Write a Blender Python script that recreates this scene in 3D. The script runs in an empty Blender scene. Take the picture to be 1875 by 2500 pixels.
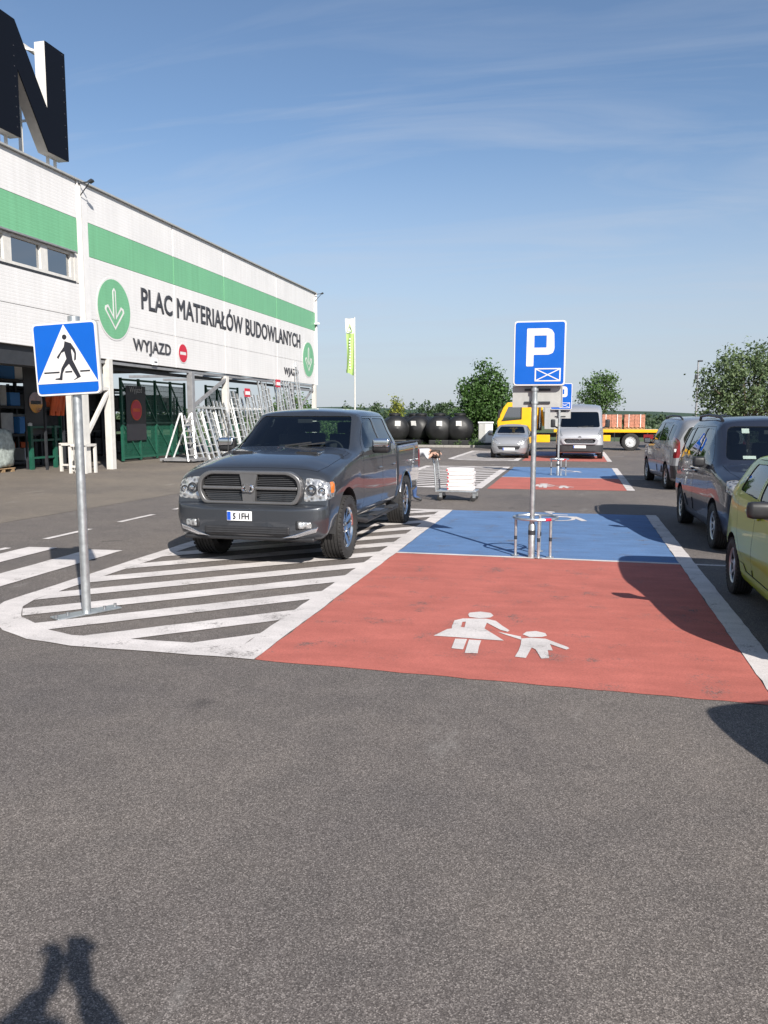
import bpy, bmesh, math, random
import numpy as np
from mathutils import Vector, Matrix
R = math.radians
random.seed(7)
S = bpy.context.scene
COL = S.collection

# ------------------------------------------------------------------ camera, sky, sun, exposure
# World frame: +Y runs along the parking rows and the shop front, +X to the right, ground at z = 0.
cd = bpy.data.cameras.new('camera')
cam = bpy.data.objects.new('camera', cd)
COL.objects.link(cam)
cam.location = (0, 0, 1.8)
cam.rotation_euler = (R(90 - 6.7505), 0, R(13.408))
cd.sensor_fit = 'VERTICAL'
cd.angle = 2 * math.atan(1250 / 1960)
cd.clip_start = 0.02
cd.clip_end = 8000
S.camera = cam

SUN_EL, SUN_AZ = R(33), R(144.5)            # azimuth clockwise from +Y
w = bpy.data.worlds.new('World')
S.world = w
w.use_nodes = True
nt = w.node_tree
bg = nt.nodes['Background']
sky = nt.nodes.new('ShaderNodeTexSky')
sky.sky_type = 'NISHITA'
sky.sun_disc = False
sky.sun_elevation = SUN_EL
sky.sun_rotation = SUN_AZ
sky.altitude = 200
sky.air_density = 1.0
sky.dust_density = 0.7
sky.ozone_density = 3.0
# thin cirrus veils, a function of the view direction only
geo = nt.nodes.new('ShaderNodeTexCoord')
sep = nt.nodes.new('ShaderNodeSeparateXYZ')
nt.links.new(geo.outputs['Generated'], sep.inputs[0])
addz = nt.nodes.new('ShaderNodeMath'); addz.operation = 'ADD'; addz.inputs[1].default_value = 0.12
nt.links.new(sep.outputs['Z'], addz.inputs[0])
dx = nt.nodes.new('ShaderNodeMath'); dx.operation = 'DIVIDE'
dy = nt.nodes.new('ShaderNodeMath'); dy.operation = 'DIVIDE'
nt.links.new(sep.outputs['X'], dx.inputs[0]); nt.links.new(addz.outputs[0], dx.inputs[1])
nt.links.new(sep.outputs['Y'], dy.inputs[0]); nt.links.new(addz.outputs[0], dy.inputs[1])
cmb = nt.nodes.new('ShaderNodeCombineXYZ')
nt.links.new(dx.outputs[0], cmb.inputs[0]); nt.links.new(dy.outputs[0], cmb.inputs[1])
mp = nt.nodes.new('ShaderNodeMapping')
mp.inputs['Rotation'].default_value = (0, 0, R(32)); mp.inputs['Scale'].default_value = (0.55, 2.0, 1)
nt.links.new(cmb.outputs[0], mp.inputs[0])
cn = nt.nodes.new('ShaderNodeTexNoise')
cn.inputs['Scale'].default_value = 1.3; cn.inputs['Detail'].default_value = 7; cn.inputs['Roughness'].default_value = 0.55
cn.inputs['Distortion'].default_value = 0.9
nt.links.new(mp.outputs[0], cn.inputs[0])
cr = nt.nodes.new('ShaderNodeMapRange')
cr.inputs[1].default_value = 0.45; cr.inputs[2].default_value = 0.78; cr.inputs[3].default_value = 0.0; cr.inputs[4].default_value = 0.40
nt.links.new(cn.outputs[0], cr.inputs[0])
cm = nt.nodes.new('ShaderNodeMix'); cm.data_type = 'RGBA'
nt.links.new(cr.outputs[0], cm.inputs['Factor'])
nt.links.new(sky.outputs[0], cm.inputs[6])
cm.inputs[7].default_value = (4.6, 5.0, 5.7, 1)
hz = nt.nodes.new('ShaderNodeMapRange')                     # pale summer haze low over the land
hz.inputs[1].default_value = 0.0; hz.inputs[2].default_value = 0.34; hz.inputs[3].default_value = 0.80; hz.inputs[4].default_value = 0.0
hz.interpolation_type = 'SMOOTHSTEP'
nt.links.new(sep.outputs['Z'], hz.inputs[0])
hm = nt.nodes.new('ShaderNodeMix'); hm.data_type = 'RGBA'
nt.links.new(hz.outputs[0], hm.inputs['Factor']); nt.links.new(cm.outputs[2], hm.inputs[6])
hm.inputs[7].default_value = (4.0, 4.45, 5.2, 1)
nt.links.new(hm.outputs[2], bg.inputs[0])
bg.inputs[1].default_value = 0.082

sl = bpy.data.lights.new('sun', 'SUN')
sl.energy = 4.8
sl.angle = R(0.53)
sl.color = (1.0, 0.95, 0.87)
sun = bpy.data.objects.new('sun', sl)
COL.objects.link(sun)
sd = Vector((math.sin(SUN_AZ) * math.cos(SUN_EL), math.cos(SUN_AZ) * math.cos(SUN_EL), math.sin(SUN_EL)))
sun.rotation_euler = sd.to_track_quat('Z', 'Y').to_euler()
S.view_settings.view_transform = 'Standard'
S.view_settings.look = 'None'
S.view_settings.exposure = 0.68
S.view_settings.gamma = 1.0
S.cycles.use_denoising = True
S.cycles.max_bounces = 8
S.cycles.transparent_max_bounces = 16

# ------------------------------------------------------------------ materials
MATS = {}
def mat(name, col=(0.5, 0.5, 0.5), rough=0.5, metal=0.0, coat=0.0, spec=0.5, var=0.0, vscale=6.0, bump=0.0, bscale=40.0, alpha=None, emit=None):
    m = bpy.data.materials.new(name); m.use_nodes = True
    n = m.node_tree.nodes; l = m.node_tree.links; b = n['Principled BSDF']
    b.inputs['Base Color'].default_value = (*col, 1)
    b.inputs['Roughness'].default_value = rough
    b.inputs['Metallic'].default_value = metal
    b.inputs['Coat Weight'].default_value = coat
    b.inputs['Coat Roughness'].default_value = 0.04
    b.inputs['Specular IOR Level'].default_value = spec
    tc = n.new('ShaderNodeTexCoord')
    if var:
        no = n.new('ShaderNodeTexNoise'); no.inputs['Scale'].default_value = vscale; no.inputs['Detail'].default_value = 6
        l.new(tc.outputs['Object'], no.inputs[0])
        mr = n.new('ShaderNodeMapRange'); mr.inputs[1].default_value = 0.3; mr.inputs[2].default_value = 0.7
        mr.inputs[3].default_value = 1 - var; mr.inputs[4].default_value = 1 + var
        l.new(no.outputs[0], mr.inputs[0])
        mx = n.new('ShaderNodeVectorMath'); mx.operation = 'SCALE'; mx.inputs[0].default_value = col
        l.new(mr.outputs[0], mx.inputs['Scale']); l.new(mx.outputs[0], b.inputs['Base Color'])
        r2 = n.new('ShaderNodeMapRange'); r2.inputs[3].default_value = max(0.02, rough - 0.08); r2.inputs[4].default_value = min(1, rough + 0.12)
        l.new(no.outputs[0], r2.inputs[0]); l.new(r2.outputs[0], b.inputs['Roughness'])
    if bump:
        nb = n.new('ShaderNodeTexNoise'); nb.inputs['Scale'].default_value = bscale; nb.inputs['Detail'].default_value = 4
        l.new(tc.outputs['Object'], nb.inputs[0])
        bp = n.new('ShaderNodeBump'); bp.inputs['Strength'].default_value = bump; bp.inputs['Distance'].default_value = 0.02
        l.new(nb.outputs[0], bp.inputs['Height']); l.new(bp.outputs[0], b.inputs['Normal'])
    MATS[name] = m
    return m

def asphalt(name, c0, c1, tint, paint=None, wear=0.5, grain=1.0):
    """stone-speckled asphalt; with paint, the same surface under a worn coat"""
    m = bpy.data.materials.new(name); m.use_nodes = True
    n = m.node_tree.nodes; l = m.node_tree.links; b = n['Principled BSDF']
    b.inputs['Roughness'].default_value = 0.85; b.inputs['Specular IOR Level'].default_value = 0.3
    tc = n.new('ShaderNodeTexCoord')
    def noise(sc, det=3, ro=0.6):
        t = n.new('ShaderNodeTexNoise'); t.inputs['Scale'].default_value = sc; t.inputs['Detail'].default_value = det
        t.inputs['Roughness'].default_value = ro; l.new(tc.outputs['Object'], t.inputs[0]); return t
    def ramp(src, stops):
        r = n.new('ShaderNodeValToRGB'); l.new(src, r.inputs[0]); e = r.color_ramp.elements
        while len(e) < len(stops): e.new(0.5)
        for q, (p, c) in zip(e, stops): q.position = p; q.color = (*c, 1)
        return r
    def mix(a, bb, fac, mode='MIX'):
        x = n.new('ShaderNodeMix'); x.data_type = 'RGBA'; x.blend_type = mode
        if hasattr(fac, 'links') or not isinstance(fac, (int, float)): l.new(fac, x.inputs['Factor'])
        else: x.inputs['Factor'].default_value = fac
        for s, i in ((a, 6), (bb, 7)):
            if isinstance(s, tuple): x.inputs[i].default_value = (*s, 1)
            else: l.new(s, x.inputs[i])
        return x.outputs[2]
    vo = n.new('ShaderNodeTexVoronoi'); vo.inputs['Scale'].default_value = 210; l.new(tc.outputs['Object'], vo.inputs[0])
    wn = n.new('ShaderNodeSeparateColor'); l.new(vo.outputs['Color'], wn.inputs[0])
    g = grain
    stone = ramp(wn.outputs[0], [(0.0, tuple(x * (1 - .78 * g) for x in c0)), (0.45, c0), (0.8, c1), (1.0, tuple(min(1, x * (1 + 1.3 * g)) for x in c1))])
    gap = ramp(vo.outputs['Distance'], [(0.25, (1, 1, 1)), (0.85, (0.35, 0.35, 0.35))])
    base = mix(stone.outputs[0], gap.outputs[0], 0.75 * g, 'MULTIPLY')
    fine = ramp(noise(330, 2).outputs[0], [(0.3, (0.62, 0.62, 0.62)), (0.7, (1.38, 1.36, 1.34))])
    base = mix(base, fine.outputs[0], 0.8 * g, 'MULTIPLY')
    big = ramp(noise(0.32, 6, 0.62).outputs[0], [(0.32, (0.80, 0.80, 0.83)), (0.68, tuple(q * 1.08 for q in tint))])
    base = mix(base, big.outputs[0], 1.0, 'MULTIPLY')
    mid = ramp(noise(3.5, 5).outputs[0], [(0.3, (0.90, 0.90, 0.90)), (0.7, (1.09, 1.08, 1.07))])
    base = mix(base, mid.outputs[0], 1.0, 'MULTIPLY')
    spots = ramp(noise(1.9, 4, 0.5).outputs[0], [(0.665, (1, 1, 1)), (0.73, (0.72, 0.72, 0.73))])       # oil drips
    base = mix(base, spots.outputs[0], 1.0, 'MULTIPLY')
    # pale scuffs and dust
    mpn = n.new('ShaderNodeMapping'); mpn.inputs['Scale'].default_value = (1.0, 0.35, 1); mpn.inputs['Rotation'].default_value = (0, 0, 0.5)
    l.new(tc.outputs['Object'], mpn.inputs[0])
    sc = n.new('ShaderNodeTexNoise'); sc.inputs['Scale'].default_value = 1.7; sc.inputs['Detail'].default_value = 8; sc.inputs['Roughness'].default_value = 0.72
    l.new(mpn.outputs[0], sc.inputs[0])
    scf = ramp(sc.outputs[0], [(0.60, (0, 0, 0)), (0.78, (0.45, 0.45, 0.45))])
    base = mix(base, (0.36, 0.34, 0.32), scf.outputs[0])
    if paint:
        pv = ramp(noise(1.4, 6, 0.65).outputs[0], [(0.3, tuple(x * .88 for x in paint)), (0.7, tuple(min(1, x * 1.1) for x in paint))])
        pg = mix(pv.outputs[0], ramp(noise(95, 2).outputs[0], [(0.3, (0.72, 0.72, 0.72)), (0.7, (1.2, 1.2, 1.2))]).outputs[0], 0.6, 'MULTIPLY')
        # streaks along the traffic
        mp2 = n.new('ShaderNodeMapping'); mp2.inputs['Scale'].default_value = (0.8, 2.6, 1); l.new(tc.outputs['Object'], mp2.inputs[0])
        st = n.new('ShaderNodeTexNoise'); st.inputs['Scale'].default_value = 2.2; st.inputs['Detail'].default_value = 6; l.new(mp2.outputs[0], st.inputs[0])
        pg = mix(pg, ramp(st.outputs[0], [(0.35, (0.90, 0.90, 0.90)), (0.65, (1.08, 1.08, 1.08))]).outputs[0], 0.8, 'MULTIPLY')
        wa = noise(60, 3, 0.7); wb = noise(2.6, 6, 0.7)
        ad = n.new('ShaderNodeMath'); ad.operation = 'MULTIPLY_ADD'; ad.inputs[1].default_value = 0.55
        l.new(wa.outputs[0], ad.inputs[0]); l.new(wb.outputs[0], ad.inputs[2])
        wf = ramp(ad.outputs[0], [(0.90 - wear * 0.12, (0, 0, 0)), (1.0 - wear * 0.05, (0.8, 0.8, 0.8))])
        base = mix(pg, base, wf.outputs[0])
    l.new(base, b.inputs['Base Color'])
    bp = n.new('ShaderNodeBump'); bp.inputs['Strength'].default_value = 0.3 if not paint else 0.2; bp.inputs['Distance'].default_value = 0.004
    l.new(vo.outputs['Distance'], bp.inputs['Height']); l.new(bp.outputs[0], b.inputs['Normal'])
    MATS[name] = m
    return m

A0, A1 = (0.134, 0.119, 0.111), (0.186, 0.168, 0.157)
asphalt('asphalt', A0, A1, (1.12, 1.09, 1.05), grain=0.55)
asphalt('asphalt_old', (0.165, 0.143, 0.122), (0.21, 0.185, 0.16), (1.06, 1.04, 1.0), grain=0.35)
asphalt('white_paint', A0, A1, (1, 1, 1), paint=(0.58, 0.54, 0.525), wear=0.25)
asphalt('red_paint', A0, A1, (1, 1, 1), paint=(0.42, 0.124, 0.098), wear=0.3)
asphalt('blue_paint', A0, A1, (1, 1, 1), paint=(0.100, 0.185, 0.35), wear=0.3)
mat('grass', (0.06, 0.09, 0.03), 0.9, var=0.35, vscale=0.8, bump=0.5, bscale=8)
mat('chrome', (0.75, 0.75, 0.76), 0.12, 1.0)
mat('galvanised', (0.52, 0.54, 0.55), 0.38, 0.85, var=0.12, vscale=20)
mat('aluminium', (0.72, 0.72, 0.71), 0.35, 0.7, var=0.1, vscale=8)
mat('sign_blue', (0.0, 0.088, 0.43), 0.32, var=0.03)
mat('sign_white', (0.62, 0.60, 0.59), 0.35, var=0.04)
mat('sign_black', (0.018, 0.018, 0.024), 0.45)
mat('sign_grey', (0.40, 0.40, 0.39), 0.5, 0.2, var=0.06, vscale=9)
mat('sign_red', (0.50, 0.012, 0.035), 0.4)
mat('letter_grey', (0.035, 0.035, 0.042), 0.5)
mat('letter_navy', (0.004, 0.005, 0.009), 0.5, spec=0.12)
mat('steel_white', (0.60, 0.58, 0.55), 0.45, var=0.07, vscale=5)
mat('steel_grey', (0.30, 0.30, 0.31), 0.5, 0.4, var=0.12, vscale=5)
mat('steel_dark', (0.025, 0.027, 0.032), 0.55, var=0.2)
mat('gate_green', (0.012, 0.085, 0.055), 0.45, var=0.15, vscale=6)
mat('rubber', (0.022, 0.021, 0.021), 0.78, var=0.25, vscale=14)
mat('plastic_black', (0.018, 0.018, 0.020), 0.45, var=0.15, vscale=14)
mat('plastic_dark', (0.035, 0.036, 0.040), 0.6, var=0.12, vscale=10)
mat('interior', (0.022, 0.022, 0.024), 0.8)
mat('interior_grey', (0.09, 0.09, 0.095), 0.8)
mat('lamp_orange', (0.75, 0.20, 0.02), 0.2, coat=1)
mat('lamp_red', (0.17, 0.006, 0.010), 0.15, coat=1)
mat('lamp_white', (0.62, 0.62, 0.62), 0.15, coat=1)
mat('plate_white', (0.78, 0.78, 0.78), 0.35)
mat('plate_blue', (0.01, 0.07, 0.42), 0.4)
mat('tank_black', (0.010, 0.010, 0.011), 0.5, var=0.25, vscale=3, bump=0.15, bscale=9)
mat('paper', (0.78, 0.77, 0.75), 0.7, var=0.05)
mat('box_white', (0.70, 0.66, 0.65), 0.6, var=0.06)
mat('box_red', (0.45, 0.05, 0.06), 0.6)
mat('cabinet', (0.66, 0.67, 0.67), 0.45, var=0.06)
mat('yellow_paint', (0.80, 0.42, 0.008), 0.32, coat=0.6, var=0.06, vscale=3)
mat('brick', (0.42, 0.185, 0.125), 0.85, var=0.3, vscale=9, bump=0.3)
mat('wood', (0.30, 0.20, 0.11), 0.8, var=0.3, vscale=10)
mat('jeans', (0.035, 0.07, 0.17), 0.85, var=0.25, vscale=20)
mat('shirt', (0.62, 0.62, 0.64), 0.85, var=0.08)
mat('skin', (0.44, 0.26, 0.19), 0.55, var=0.08)
mat('hair', (0.04, 0.028, 0.02), 0.7)
mat('jacket', (0.03, 0.03, 0.04), 0.85)
mat('bark', (0.10, 0.075, 0.05), 0.9, var=0.3, vscale=14, bump=0.6, bscale=20)
mat('flag_green', (0.36, 0.52, 0.16), 0.7, var=0.05)
mat('wrap', (0.34, 0.38, 0.36), 0.3, var=0.35, vscale=9, bump=0.8, bscale=12)
mat('goods_orange', (0.62, 0.10, 0.02), 0.6, var=0.15)
mat('goods_dark', (0.05, 0.05, 0.055), 0.7, var=0.4, vscale=5)
mat('goods_white', (0.55, 0.55, 0.55), 0.7, var=0.15, vscale=3)
mat('goods_blue', (0.05, 0.22, 0.55), 0.6)
mat('goods_green', (0.25, 0.42, 0.06), 0.6)
mat('shade_canopy', (0.09, 0.09, 0.10), 0.7, var=0.1)
mat('kerb', (0.27, 0.255, 0.235), 0.85, var=0.15, vscale=6)
mat('trim_white', (0.66, 0.645, 0.64), 0.45, var=0.04)
mat('grille_sunlit', (0.16, 0.158, 0.16), 0.34, 0.6, var=0.05)  # body-coloured grille made lighter: the sun on it is put into the colour
mat('screw', (0.30, 0.30, 0.31), 0.4, 0.8)

def paintmat(name, col, rough=0.34, metal=0.6):
    m = mat(name, col, rough, metal, coat=1.0)
    n = m.node_tree.nodes; l = m.node_tree.links; b = n['Principled BSDF']
    tc = n.new('ShaderNodeTexCoord')
    fl = n.new('ShaderNodeTexNoise'); fl.inputs['Scale'].default_value = 900
    l.new(tc.outputs['Object'], fl.inputs[0])
    d = n.new('ShaderNodeTexNoise'); d.inputs['Scale'].default_value = 2.2; d.inputs['Detail'].default_value = 6
    l.new(tc.outputs['Object'], d.inputs[0])
    mr = n.new('ShaderNodeMapRange'); mr.inputs[1].default_value = 0.4; mr.inputs[2].default_value = 0.75
    mr.inputs[3].default_value = 0.015; mr.inputs[4].default_value = 0.06      # a little road dust on the lacquer
    l.new(d.outputs[0], mr.inputs[0]); l.new(mr.outputs[0], b.inputs['Coat Roughness'])
    m2 = n.new('ShaderNodeMapRange'); m2.inputs[3].default_value = 0.85; m2.inputs[4].default_value = 1.15
    l.new(fl.outputs[0], m2.inputs[0])
    vm = n.new('ShaderNodeVectorMath'); vm.operation = 'SCALE'; vm.inputs[0].default_value = col
    l.new(m2.outputs[0], vm.inputs['Scale']); l.new(vm.outputs[0], b.inputs['Base Color'])
    return m
paintmat('paint_graphite', (0.044, 0.049, 0.058), 0.34, 0.45)
paintmat('paint_navy', (0.014, 0.018, 0.032), 0.4, 0.1)
paintmat('paint_silver', (0.27, 0.275, 0.29), 0.36, 0.3)
paintmat('paint_pale', (0.25, 0.255, 0.27), 0.36, 0.35)
paintmat('paint_green', (0.30, 0.40, 0.0), 0.4, 0.0)
paintmat('paint_vansilver', (0.40, 0.40, 0.42), 0.38, 0.4)
for k_, v_ in (('paint_green', .5), ('paint_pale', .6), ('paint_navy', .7)): MATS[k_].node_tree.nodes['Principled BSDF'].inputs['Coat Weight'].default_value = v_

def glass(name, tint, f=0.0):
    m = bpy.data.materials.new(name); m.use_nodes = True
    n = m.node_tree.nodes; l = m.node_tree.links
    n.remove(n['Principled BSDF'])
    t = n.new('ShaderNodeBsdfTransparent'); t.inputs[0].default_value = (*tint, 1)
    g = n.new('ShaderNodeBsdfGlossy'); g.inputs['Roughness'].default_value = 0.02; g.inputs[0].default_value = (0.95, 0.97, 1, 1)
    fr = n.new('ShaderNodeFresnel'); fr.inputs[0].default_value = 1.55
    ad = n.new('ShaderNodeMath'); ad.operation = 'ADD'; ad.inputs[1].default_value = f; ad.use_clamp = True
    l.new(fr.outputs[0], ad.inputs[0])
    mx = n.new('ShaderNodeMixShader')
    l.new(ad.outputs[0], mx.inputs[0]); l.new(t.outputs[0], mx.inputs[1]); l.new(g.outputs[0], mx.inputs[2])
    l.new(mx.outputs[0], n['Material Output'].inputs[0])
    MATS[name] = m
glass('glass_clear', (0.62, 0.70, 0.68), 0.03)
glass('glass_tint', (0.10, 0.115, 0.12), 0.05)
glass('glass_window', (0.16, 0.18, 0.20), 0.30)

def reflector(name):
    """headlamp: bright faceted reflector under clear lacquer"""
    m = mat(name, (0.5, 0.5, 0.5), 0.22, 0.6, coat=1.0)
    n = m.node_tree.nodes; l = m.node_tree.links; b = n['Principled BSDF']
    tc = n.new('ShaderNodeTexCoord')
    v = n.new('ShaderNodeTexVoronoi'); v.inputs['Scale'].default_value = 19; l.new(tc.outputs['Object'], v.inputs[0])
    r = n.new('ShaderNodeValToRGB'); l.new(v.outputs['Distance'], r.inputs[0])
    r.color_ramp.elements[0].color = (0.10, 0.10, 0.105, 1); r.color_ramp.elements[1].color = (0.47, 0.47, 0.47, 1)
    r.color_ramp.elements[0].position = 0.1; r.color_ramp.elements[1].position = 0.5
    l.new(r.outputs[0], b.inputs['Base Color'])
    bp = n.new('ShaderNodeBump'); bp.inputs['Strength'].default_value = 0.5; bp.inputs['Distance'].default_value = 0.03
    l.new(v.outputs['Distance'], bp.inputs['Height']); l.new(bp.outputs[0], b.inputs['Normal'])
reflector('reflector')

def cladding(name, col):
    """sheet cladding with fine horizontal ribs"""
    m = mat(name, col, 0.42, 0.0, var=0.04, vscale=0.7)
    n = m.node_tree.nodes; l = m.node_tree.links; b = n['Principled BSDF']
    tc = n.new('ShaderNodeTexCoord')
    wv = n.new('ShaderNodeTexWave'); wv.wave_type = 'BANDS'; wv.bands_direction = 'Z'; wv.wave_profile = 'SIN'
    wv.inputs['Scale'].default_value = 3.2
    l.new(tc.outputs['Object'], wv.inputs[0])
    rp = n.new('ShaderNodeMapRange'); rp.inputs[1].default_value = 0.0; rp.inputs[2].default_value = 0.35
    l.new(wv.outputs[1], rp.inputs[0])
    bp = n.new('ShaderNodeBump'); bp.inputs['Strength'].default_value = 0.22; bp.inputs['Distance'].default_value = 0.008
    l.new(rp.outputs[0], bp.inputs['Height']); l.new(bp.outputs[0], b.inputs['Normal'])
def weather(name, amt=0.10):
    m = MATS[name]; n = m.node_tree.nodes; l = m.node_tree.links; b = n['Principled BSDF']
    src = b.inputs['Base Color'].links[0].from_socket
    tc = n.new('ShaderNodeTexCoord'); mp_ = n.new('ShaderNodeMapping'); mp_.inputs['Scale'].default_value = (3.0, 3.0, 0.16)
    l.new(tc.outputs['Object'], mp_.inputs[0])
    no = n.new('ShaderNodeTexNoise'); no.inputs['Scale'].default_value = 1.6; no.inputs['Detail'].default_value = 7; no.inputs['Roughness'].default_value = 0.65
    l.new(mp_.outputs[0], no.inputs[0])
    r = n.new('ShaderNodeValToRGB'); l.new(no.outputs[0], r.inputs[0])
    r.color_ramp.elements[0].position = 0.35; r.color_ramp.elements[0].color = (1 - amt, 1 - amt * 1.05, 1 - amt * 1.2, 1)
    r.color_ramp.elements[1].position = 0.62; r.color_ramp.elements[1].color = (1.02, 1.02, 1.02, 1)
    x = n.new('ShaderNodeMix'); x.data_type = 'RGBA'; x.blend_type = 'MULTIPLY'; x.inputs['Factor'].default_value = 1
    l.new(src, x.inputs[6]); l.new(r.outputs[0], x.inputs[7]); l.new(x.outputs[2], b.inputs['Base Color'])
cladding('clad_white', (0.66, 0.645, 0.64))
cladding('clad_green', (0.150, 0.39, 0.215))
weather('clad_white', 0.05); weather('clad_green', 0.08); weather('steel_white', 0.10); weather('sign_grey', 0.10)

def leafmat(name, c0, c1, tr=0.35):
    m = bpy.data.materials.new(name); m.use_nodes = True
    n = m.node_tree.nodes; l = m.node_tree.links; b = n['Principled BSDF']
    tc = n.new('ShaderNodeTexCoord')
    no = n.new('ShaderNodeTexNoise'); no.inputs['Scale'].default_value = 2.4; no.inputs['Detail'].default_value = 5
    l.new(tc.outputs['Object'], no.inputs[0])
    r = n.new('ShaderNodeValToRGB'); l.new(no.outputs[0], r.inputs[0])
    r.color_ramp.elements[0].position = 0.32; r.color_ramp.elements[0].color = (*c0, 1)
    r.color_ramp.elements[1].position = 0.68; r.color_ramp.elements[1].color = (*c1, 1)
    b.inputs['Roughness'].default_value = 0.55
    l.new(r.outputs[0], b.inputs['Base Color'])
    t = n.new('ShaderNodeBsdfTranslucent'); l.new(r.outputs[0], t.inputs[0])
    mx = n.new('ShaderNodeMixShader'); mx.inputs[0].default_value = tr
    l.new(b.outputs[0], mx.inputs[1]); l.new(t.outputs[0], mx.inputs[2]); l.new(mx.outputs[0], n['Material Output'].inputs[0])
    MATS[name] = m
leafmat('leaf_dark', (0.030, 0.075, 0.016), (0.085, 0.17, 0.035))
leafmat('leaf_mid', (0.05, 0.10, 0.025), (0.11, 0.19, 0.05))
leafmat('leaf_silver', (0.065, 0.105, 0.04), (0.18, 0.24, 0.11))
leafmat('leaf_yellow', (0.12, 0.16, 0.02), (0.30, 0.30, 0.04))
leafmat('leaf_far', (0.030, 0.055, 0.026), (0.07, 0.11, 0.045), 0.2)

# ------------------------------------------------------------------ mesh helpers
def link(name, me, parent=None):
    o = bpy.data.objects.new(name, me)
    COL.objects.link(o)
    if parent is not None: o.parent = parent
    return o
def tag(o, label=None, cat=None, group=None, kind=None):
    if label: o['label'] = label
    if cat: o['category'] = cat
    if group: o['group'] = group
    if kind: o['kind'] = kind
    return o
def thing(name, label, cat, loc=(0, 0, 0), rz=0.0, group=None):
    o = link(name, None)
    o.location = loc; o.rotation_euler = (0, 0, rz); o.empty_display_size = 0.2
    return tag(o, label, cat, group)
def copy_tree(o, parent=None):
    c = o.copy(); COL.objects.link(c); c.parent = parent
    for ch in list(o.children): copy_tree(ch, c)
    return c

class MB:
    def __init__(s): s.v = []; s.f = []; s.m = []
    def add(s, vs, fs, mi=0):
        k = len(s.v); s.v += [tuple(p) for p in vs]
        s.f += [tuple(k + i for i in f) for f in fs]; s.m += [mi] * len(fs); return s
    def box(s, c, d, rot=None, mi=0, taper=1.0):
        x, y, z = d[0] / 2, d[1] / 2, d[2] / 2
        vs = [Vector((sx * x * (taper if sz > 0 else 1), sy * y * (taper if sz > 0 else 1), sz * z)) for sz in (-1, 1) for sy in (-1, 1) for sx in (-1, 1)]
        if rot is not None: vs = [rot @ p for p in vs]
        vs = [p + Vector(c) for p in vs]
        return s.add(vs, [(0, 2, 3, 1), (4, 5, 7, 6), (0, 1, 5, 4), (2, 6, 7, 3), (0, 4, 6, 2), (1, 3, 7, 5)], mi)
    def bar(s, a, b, wd, ht=None, mi=0):
        a, b = Vector(a), Vector(b); d = b - a
        q = d.to_track_quat('Z', 'X').to_matrix()
        return s.box((a + b) / 2, (wd, ht or wd, d.length), q, mi)
    def tube(s, pts, r, n=8, mi=0, cap=True):
        pts = [Vector(p) for p in pts]; rs = r if isinstance(r, (list, tuple)) else [r] * len(pts)
        k0 = len(s.v); up = None; rings = []
        for i, p in enumerate(pts):
            d = (pts[min(i + 1, len(pts) - 1)] - pts[max(i - 1, 0)]).normalized()
            if up is None: up = Vector((0, 0, 1)) if abs(d.z) < 0.9 else Vector((1, 0, 0))
            a = d.cross(up).normalized(); up = a.cross(d).normalized()
            rings.append([p + (a * math.cos(t) + up * math.sin(t)) * rs[i] for t in [2 * math.pi * j / n for j in range(n)]])
        vs = [q for rg in rings for q in rg]; fs = []
        for i in range(len(pts) - 1):
            for j in range(n):
                fs.append((i * n + j, i * n + (j + 1) % n, (i + 1) * n + (j + 1) % n, (i + 1) * n + j))
        if cap: fs += [tuple(range(n))[::-1], tuple((len(pts) - 1) * n + j for j in range(n))]
        return s.add(vs, fs, mi)
    def lathe(s, prof, n=24, axis='Z', c=(0, 0, 0), mi=0, closed=False):
        """prof: (radius, height) pairs"""
        vs = []; fs = []; c = Vector(c)
        for (r, h) in prof:
            for j in range(n):
                t = 2 * math.pi * j / n
                p = (r * math.cos(t), r * math.sin(t), h)
                if axis == 'X': p = (p[2], p[0], p[1])
                if axis == 'Y': p = (p[1], p[2], p[0])
                vs.append(c + Vector(p))
        m = len(prof)
        for i in range(m if closed else m - 1):
            for j in range(n):
                a, b2 = i * n, ((i + 1) % m) * n
                fs.append((a + j, a + (j + 1) % n, b2 + (j + 1) % n, b2 + j))
        return s.add(vs, fs, mi)
    def prism(s, poly, fn, t0, t1, mi=0):
        """convex polygon in 2D lifted by fn(u, v, t)"""
        n = len(poly)
        vs = [fn(u, v, t0) for u, v in poly] + [fn(u, v, t1) for u, v in poly]
        fs = [tuple(range(n))[::-1], tuple(range(n, 2 * n))] + [(i, (i + 1) % n, n + (i + 1) % n, n + i) for i in range(n)]
        return s.add(vs, fs, mi)
    def build(s, name, mats, parent=None, smooth=False, bevel=0.0, sharp=0.6, recalc=True):
        me = bpy.data.meshes.new(name)
        me.from_pydata(s.v, [], s.f)
        bm = bmesh.new(); bm.from_mesh(me)
        for f, mi in zip(bm.faces, s.m): f.material_index = mi
        if recalc: bmesh.ops.recalc_face_normals(bm, faces=bm.faces)
        if bevel: bmesh.ops.bevel(bm, geom=list(bm.edges), offset=bevel, segments=2, affect='EDGES', profile=0.6)
        if smooth or bevel:
            for f in bm.faces: f.smooth = True
            for e in bm.edges:
                if len(e.link_faces) == 2 and e.calc_face_angle(0) > sharp: e.smooth = False
        bm.to_mesh(me); bm.free()
        if bevel:
            for e in me.edges: e.use_edge_sharp = False
            acc = [Vector((0, 0, 0)) for _ in me.vertices]
            for p in me.polygons:
                for vi in p.vertices: acc[vi] += p.normal * p.area
            me.normals_split_custom_set_from_vertices([a.normalized() for a in acc])
        for m in ([mats] if isinstance(mats, str) else mats): me.materials.append(MATS[m])
        return link(name, me, parent)

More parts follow.
